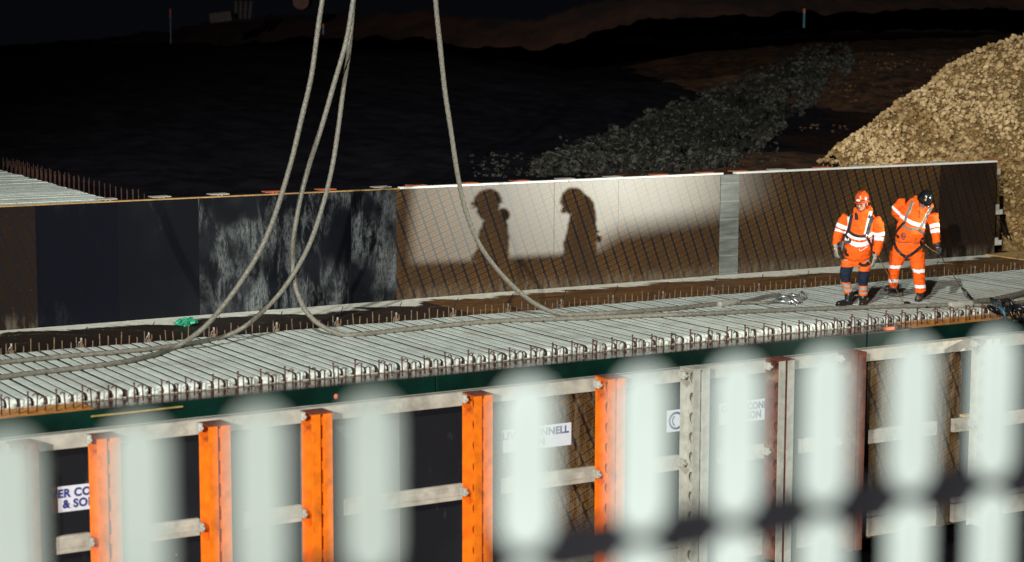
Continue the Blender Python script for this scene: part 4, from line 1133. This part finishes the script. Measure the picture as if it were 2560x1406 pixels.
# ---------------------------------------------------------------- person 1: standing, looking down to his right
def build_person1():
    Z = lambda zx, zy, y=0.0: Vector(((zx - 545) / 518, y, (1098 - zy) / 522))
    # ---- joints
    headc = Z(602, 258, -.045); neck = Z(610, 318, 0)
    shL, elL, wrL = Z(492, 362, 0), Z(428, 480, .0), Z(405, 602, -.09)
    shR, elR, wrR = Z(706, 378, 0), Z(748, 520, .02), Z(722, 672, -.07)
    hipL, knL, anL = Z(500, 720, 0), Z(482, 850, -.03), Z(512, 1000, .03)
    hipR, knR, anR = Z(640, 720, 0), Z(628, 868, -.03), Z(630, 1010, .03)
    q_ = MB(); T, rot = make_head(q_, headc + Vector((0, -.01, .008)), R(-26), R(7))
    limb(q_, [headc + Vector((0, .03, -.03)), neck + Vector((0, .02, -.06))], [.055, .062])
    cx = Z(600, 500).x
    q_.loft([((cx, 0, Z(0, 740).z), .15, .10), ((cx, 0, Z(0, 600).z), .14, .09), ((cx, 0, Z(0, 430).z), .17, .10), ((cx, .01, Z(0, 350).z), .13, .08)])
    for a, b, c in ((shL, elL, wrL), (shR, elR, wrR)): limb(q_, [a, b, c, c + (c - b).normalized() * .08], [.05, .038, .027, .03])
    for a, b, c in ((hipL, knL, anL), (hipR, knR, anR)): limb(q_, [a, b, c], [.075, .052, .04])
    body = fuse(q_, 'person', [M['skin']], None, .0075, 3)
    # ---- trousers
    q_ = MB(); cz = Z(0, 735).z
    q_.loft([((Z(572, 0).x, 0, Z(0, 775).z), .12, .10), ((Z(572, 0).x, 0, cz), .165, .12), ((Z(570, 0).x, 0, Z(0, 640).z), .17, .12)])
    limb(q_, [Z(503, 735), Z(490, 800, -.02), Z(482, 850, -.04), Z(492, 920, -.01), Z(511, 990, .03)], [.105, .090, .080, .074, .072])
    limb(q_, [Z(640, 735), Z(634, 800, -.02), Z(628, 868, -.045), Z(630, 940, -.01), Z(630, 1008, .03)], [.105, .092, .082, .076, .074])
    zc = lambda v: v
    def cls(c, n):
        zy = 1098 - c.z * 522; zx = c.x * 518 + 545
        left = zx < 565
        if left:
            if 777 < zy < 905 and n.y < .55: return 1 if not (zx > 522 and zy < 870 and False) else 0
            if 916 < zy < 942 or 955 < zy < 978: return 2
        else:
            if 806 < zy < 930 and n.y < .55: return 1
            if 938 < zy < 965 or 978 < zy < 998: return 2
        return 0
    tr = fuse(q_, 'trousers', [M['hivis2'], M['navy'], M['tape_dirty']], body, .010, 5, cls, .017, 1.3)
    # ---- jacket
    q_ = MB()
    q_.loft([((Z(572, 0).x, -.01, Z(0, 735).z), .13, .115), ((Z(572, 0).x, -.01, Z(0, 705).z), .195, .15), ((Z(575, 0).x, -.015, Z(0, 640).z), .222, .165), ((Z(580, 0).x, -.01, Z(0, 560).z), .215, .155), ((Z(590, 0).x, 0, Z(0, 470).z), .215, .145),
             ((Z(600, 0).x, 0, Z(0, 400).z), .225, .135), ((Z(605, 0).x, .01, Z(0, 352).z), .185, .11), ((Z(610, 0).x, .01, Z(0, 322).z), .12, .095), ((Z(612, 0).x, .01, Z(0, 300).z), .085, .085)])
    armL = [shL, Z(455, 410), elL, Z(415, 540, -.04), wrL]; armR = [shR, Z(740, 440), elR, Z(742, 600, -.02), wrR]
    limb(q_, armL, [.088, .086, .082, .074, .060]); limb(q_, armR, [.088, .090, .084, .076, .062])
    # collar / hood rolled behind the neck
    q_.tube([Z(660, 275, .05), Z(672, 320, .02), Z(640, 345, -.06)], [.03, .045, .03], 10); q_.tube([Z(555, 300, .06), Z(552, 325, .0), Z(570, 345, -.07)], [.03, .035, .025], 10)
    q_.ell(Z(612, 300, .085), (.11, .06, .07))
    def clsj(c, n):
        zy = 1098 - c.z * 522; zx = c.x * 518 + 545
        dl, tl = seg_param(c, armL); dr, tr_ = seg_param(c, armR)
        u = (zx - 590) / 110
        torso_in = abs(u) < 1.02
        if dl < .105 and zx < 492 and zy > 385:
            if .155 < tl < .215 or .245 < tl < .30: return 1
            return 0
        if dr < .11 and zx > 688 and zy > 385:
            if .225 < tr_ < .285 or .315 < tr_ < .375: return 1
            return 0
        if zx < 495 or zx > 690: pass
        sag = 42 * (1 - min(1, u * u))
        if 478 + sag < zy < 508 + sag or 522 + sag * 1.15 < zy < 558 + sag * 1.15:
            if 455 < zx < 715: return 1
        # vertical tapes over the shoulders
        if zy < 500:
            if n.y < .3:
                xl = 512 - (zy - 290) * .12; xr = 672 - (zy - 330) * .20
                if abs(zx - xl) < 13 and zy > 285: return 1
                if abs(zx - xr) < 13 and zy > 320: return 1
        return 0
    jk = fuse(q_, 'jacket', [M['hivis'], M['tape']], body, .010, 4, clsj, .021, 4.2)
    zp = MB(); bv = bvh_of([jk])
    ribbon('zip', M['strap_black'], [Z(578, 340, -.3), Z(570, 370, -.3), Z(572, 460, -.3)], .006, jk, bv, .003, .003)
    ribbon('pocket_line', M['tape'], [Z(590, 618, -.3), Z(598, 636, -.3), Z(655, 602, -.3)], .008, jk, bv, .003, .003)
    # harness
    H_ = ribbon('harness', M['strap_black'], [Z(538, 300, -.3), Z(526, 350, -.4), Z(512, 420, -.4), Z(500, 490, -.4)], .054, body, bv)
    for pts, w in (([Z(698, 340, -.3), Z(678, 390, -.4), Z(660, 460, -.4), Z(645, 520, -.4)], .056), ([Z(500, 480, -.4), Z(540, 505, -.4), Z(590, 518, -.4), Z(645, 515, -.4)], .042),
                   ([Z(497, 480, -.4), Z(475, 530, -.4), Z(455, 590, -.3), Z(450, 640, -.2)], .045), ([Z(642, 515, -.4), Z(665, 560, -.4), Z(685, 610, -.3), Z(690, 650, -.2)], .036)):
        ribbon('strap', M['strap_black'], pts, w, H_, bv)
    bt = bvh_of([tr, jk]); ribbon('thigh_strap', M['strap_black'], [Z(590, 742, -.3), Z(630, 758, -.4), Z(682, 735, -.3)], .045, H_, bt)
    ribbon('thigh_strap', M['strap_black'], [Z(448, 640, -.2), Z(447, 680, -.2), Z(462, 690, -.3)], .04, H_, bt)
    a = MB()
    for p in (Z(648, 512, -.19), ): a.ell(p, (.032, .02, .032))
    a.build('buckle', M['galv'], H_, True)
    a = MB(); a.tube([Z(462, 560, -.17), Z(452, 640, -.16)], .016, 8); a.build('lanyard', M['strap_grey'], H_, True)
    helmet(M['helmet_orange'], T, rot, body, lamp=True); face_bits(T, rot, body)
    glove(M['glove_grey'], Z(402, 612, -.10), Vector((.10, -.10, -1)), Vector((.8, .4, 0)), -1, body, .55, 1.12)
    glove(M['glove_grey'], Z(716, 682, -.08), Vector((-.12, -.12, -1)), Vector((-.8, .4, 0)), 1, body, .45, 1.12)
    boot(M['boot'], Z(535, 1100, .06), Z(418, 1102, -.10), Z(514, 985, .03), body)
    boot(M['boot'], Z(634, 1090, .10), Z(622, 1096, -.19), Z(631, 1000, .04), body)
    for zx, zy, r0 in ((514, 992, .062), (631, 1010, .063)):
        a = MB(); a.tube([Z(zx, zy - 8, .03), Z(zx, zy + 55, .045)], [r0 + .006, r0 - .003], 16); a.build('boot_shaft', M['boot'], body, True)
    return body


# ---------------------------------------------------------------- person 2: leaning over a tag line
def build_person2():
    Z = lambda zx, zy, y=0.0: Vector(((zx - 1010) / 518, y, (1062 - zy) / 522))
    headc = Z(1098, 225, -.10)
    shL, elL, wrL = Z(915, 258, .04), Z(872, 330, .07), Z(935, 400, .13)
    shR, elR, wrR = Z(1165, 335, -.02), Z(1192, 455, -.03), Z(1213, 575, -.12)
    q_ = MB(); T, rot = make_head(q_, headc, R(22), R(34), R(8))
    limb(q_, [headc + Vector((0, .03, -.03)), Z(1050, 300, .02)], [.055, .066])
    q_.loft([((Z(985, 0).x, 0, Z(0, 700).z), .14, .10), ((Z(990, 0).x, 0, Z(0, 560).z), .15, .10), ((Z(1005, 0).x, 0, Z(0, 430).z), .16, .10), ((Z(1030, 0).x, .0, Z(0, 330).z), .16, .09)])
    for a, b, c in ((shL, elL, wrL), (shR, elR, wrR)): limb(q_, [a, b, c, c + (c - b).normalized() * .07], [.05, .038, .027, .03])
    limb(q_, [Z(905, 700), Z(872, 840, -.03), Z(868, 960, .12)], [.08, .055, .04]); limb(q_, [Z(1060, 700), Z(1068, 850, -.03), Z(1092, 985, .02)], [.08, .055, .04])
    body = fuse(q_, 'person', [M['skin']], None, .0075, 3)
    q_ = MB()
    q_.loft([((Z(970, 0).x, 0, Z(0, 705).z), .15, .115), ((Z(972, 0).x, 0, Z(0, 640).z), .245, .15), ((Z(985, 0).x, 0, Z(0, 570).z), .225, .145), ((Z(990, 0).x, 0, Z(0, 520).z), .20, .13)])
    limb(q_, [Z(902, 660), Z(890, 720, -.01), Z(873, 790, -.05), Z(866, 860, -.02), Z(871, 940, .09)], [.138, .125, .098, .085, .078])
    limb(q_, [Z(1050, 660), Z(1058, 740, -.01), Z(1070, 810, -.04), Z(1080, 900, -.02), Z(1092, 985, .01)], [.130, .118, .098, .090, .088])
    def cls(c, n):
        zy = 1062 - c.z * 522; zx = c.x * 518 + 1010
        if zx < 965:
            if 762 < zy < 790: return 1
            if 882 < zy < 913: return 1
        else:
            s = 8 - abs(zx - 1065) * .12
            if 785 + s < zy < 815 + s: return 1
            if 925 < zy < 952: return 1
        return 0
    tr = fuse(q_, 'trousers', [M['hivis'], M['tape']], body, .010, 5, cls, .019, 7.7)
    q_ = MB()
    q_.loft([((Z(992, 0).x, -.01, Z(0, 582).z), .16, .12), ((Z(992, 0).x, -.01, Z(0, 560).z), .232, .16), ((Z(996, 0).x, -.02, Z(0, 500).z), .235, .17), ((Z(1000, 0).x, -.01, Z(0, 430).z), .225, .155),
             ((Z(1020, 0).x, 0, Z(0, 360).z), .235, .145), ((Z(1040, 0).x, .0, Z(0, 300).z), .24, .13), ((Z(1045, 0).x, .01, Z(0, 250).z), .17, .11), ((Z(1062, 0).x, .01, Z(0, 215).z), .10, .09)])
    armL = [shL + Vector((.06, 0, 0)), shL, Z(872, 300, .055), elL, wrL]; armR = [shR, Z(1180, 400), elR, Z(1202, 520, -.06), wrR]
    limb(q_, armL, [.10, .10, .082, .076, .06]); limb(q_, armR, [.095, .088, .080, .070, .060])
    q_.ell(Z(1020, 245, .03), (.11, .09, .09)); q_.ell(Z(1120, 270, -.02), (.11, .09, .07))
    q_.tube([Z(1030, 190, .06), Z(1020, 235, -.02), Z(1040, 290, -.10), Z(1075, 310, -.12)], [.03, .04, .035, .02], 10)
    q_.tube([Z(1160, 250, .02), Z(1150, 290, -.06), Z(1110, 310, -.11)], [.03, .035, .02], 10)
    def clsj(c, n):
        zy = 1062 - c.z * 522; zx = c.x * 518 + 1010
        dr, tr_ = seg_param(c, armR)
        if dr < .11 and zx > 1128 and zy > 360:
            if .165 < tr_ < .225 or .25 < tr_ < .305: return 1
            return 0
        if zx < 905:
            k = zy - (zx - 850) * .9
            if 272 < k < 302: return 1
            return 0
        # chest band runs down to the right, then level
        yb = 335 + (zx - 890) * .56 if zx < 1005 else 400 + (zx - 1005) * .27
        if yb - 14 < zy < yb + 18 and n.y < .6 and zx < 1130: return 1
        if n.y < .2 and zy < 410:
            xr = 1148 - (zy - 285) * .45
            if abs(zx - xr) < 12 and zy > 275: return 1
            xl = 995 - (zy - 240) * .30
            if abs(zx - xl - 6) < 12 and 230 < zy < 330: return 2
        # dirt patch on the belly
        if n.y < 0 and ((zx - 940) / 22) ** 2 + ((zy - 510) / 38) ** 2 < 1 + .8 * noise.noise(c * 30): return 3
        return 0
    M['hivis_dirt'] = simple('oily_dirt_on_jacket', (.28, .055, .02), .8, 0, .5, 20)
    jk = fuse(q_, 'jacket', [M['hivis'], M['tape'], M['tape_dirty'], M['hivis_dirt']], body, .010, 4, clsj, .021, 9.1)
    bv = bvh_of([jk]); bt = bvh_of([jk, tr])
    ribbon('zip', M['strap_black'], [Z(1066, 290, -.3), Z(1064, 330, -.3), Z(1062, 362, -.3)], .010, jk, bv, .003, .003)
    ribbon('hem_line', M['strap_grey'], [Z(880, 552, -.3), Z(930, 572, -.3), Z(1000, 580, -.3), Z(1060, 572, -.3)], .008, jk, bt, .003, .003)
    H_ = ribbon('harness', M['strap_grey'], [Z(1003, 220, -.3), Z(985, 280, -.4), Z(965, 330, -.4), Z(950, 395, -.4)], .040, body, bv)
    for pts, w, mt in (([Z(1160, 268, -.3), Z(1130, 330, -.4), Z(1105, 385, -.4), Z(1078, 440, -.4)], .046, 'strap_grey'), ([Z(925, 418, -.4), Z(960, 438, -.4), Z(1010, 452, -.4), Z(1065, 452, -.4)], .036, 'strap_grey'),
                       ([Z(950, 395, -.4), Z(915, 435, -.4), Z(885, 480, -.3), Z(872, 530, -.2)], .042, 'strap_black'), ([Z(1062, 455, -.4), Z(1090, 480, -.4), Z(1112, 505, -.3), Z(1116, 560, -.2)], .044, 'strap_black')):
        ribbon('strap', M[mt], pts, w, H_, bv)
    ribbon('thigh_strap', M['strap_black'], [Z(868, 570, -.2), Z(885, 620, -.4), Z(925, 662, -.4), Z(962, 688, -.3)], .046, H_, bt)
    ribbon('thigh_strap', M['strap_black'], [Z(1112, 570, -.2), Z(1070, 612, -.4), Z(1015, 660, -.4), Z(968, 688, -.3)], .046, H_, bt)
    a = MB(); a.ell(Z(965, 690, -.16), (.022, .012, .022)); a.build('buckle', M['dark_steel'], H_, True)
    helmet(M['helmet_black'], T, rot, body, sticker=True); face_bits(T, rot, body)
    glove(M['glove_black'], Z(1216, 585, -.12), Vector((.16, -.10, -1)), Vector((-.5, -.8, 0)), -1, body, 1.0, 1.10)
    glove(M['glove_black'], Z(938, 405, .15), Vector((.8, .1, -.5)), Vector((0, 1, 0)), 1, body, .6, 1.0)
    a = MB(); a.tube([Z(1211, 555, -.11), Z(1219, 600, -.13)], [.056, .050], 14); a.build('cuff', M['glove_black'], body, True)
    # left-hand foot stands further back with the heel up, the other is flat
    boot(M['boot_muddy'], Z(890, 985, .27), Z(800, 1000, .14), Z(872, 940, .12), body)
    boot(M['boot_muddy'], Z(1090, 1050, .12), Z(1066, 1058, -.14), Z(1092, 985, .03), body)
    hand = Z(1232, 660, -.16)
    return body, hand, Z(1113, 575, -.17)


RZ = R(49.5 - 90)
p1 = build_person1(); p1.location = onZ(2130.5, 764, 0.0); p1.rotation_euler = (0, 0, RZ)
tag(p1, 'man in orange jacket, orange hard hat and navy knee patches, arms hanging, looking down', 'person')
p2, hand, hip = build_person2(); p2.location = onZ(2276, 752, 0.0); p2.rotation_euler = (0, 0, R(47.6 - 90))
tag(p2, 'man in orange suit and black hard hat leaning over and holding a line', 'person')
bpy.context.view_layer.update()
hw, hpw = p2.matrix_world @ hand, p2.matrix_world @ hip
def cord(name, pts, r, lab, mat='strap_grey'):
    q_ = MB(); q_.tube(catmull(pts, 6), r, 7); o = q_.build(name, M[mat], None, True); tag(o, lab, 'line'); return o
end = onZ(2406, 722, .10)
cord('tag_line', [hpw, hpw.lerp(hw, .5) + Vector((0, 0, -.01)), hw, hw.lerp(end, .5), end], .008, 'thin brown line from the leaning man hip through his hand to the ferrule', 'rust_dull')
q_ = MB(); q_.tube([end, end + (onZ(2418, 732, .08) - end)], .022, 8); q_.tube([onZ(2410, 726, .1), onZ(2420, 738, .07)], .03, 8); o = q_.build('line_clip', M['galv'], None, True); tag(o, 'silver snap hook at the lower end of the line held by the leaning man', 'hook')
q_ = MB(); q_.tube([onZ(2419, 736, .08), onZ(2433, 752, .05)], .022, 8); tag(q_.build('hook_sling', M['dark_steel'], None, True), 'black short sling between snap hook and ferrule', 'sling')
pA = p1.matrix_world @ Vector(((745 - 545) / 518, -.06, (1098 - 690) / 522)); e2 = onZ(2256, 752, .05)
cord('tag_line', [pA, pA.lerp(e2, .5), e2], .007, 'thin brown line slanting down between the two men to a small hook', 'rust_dull')
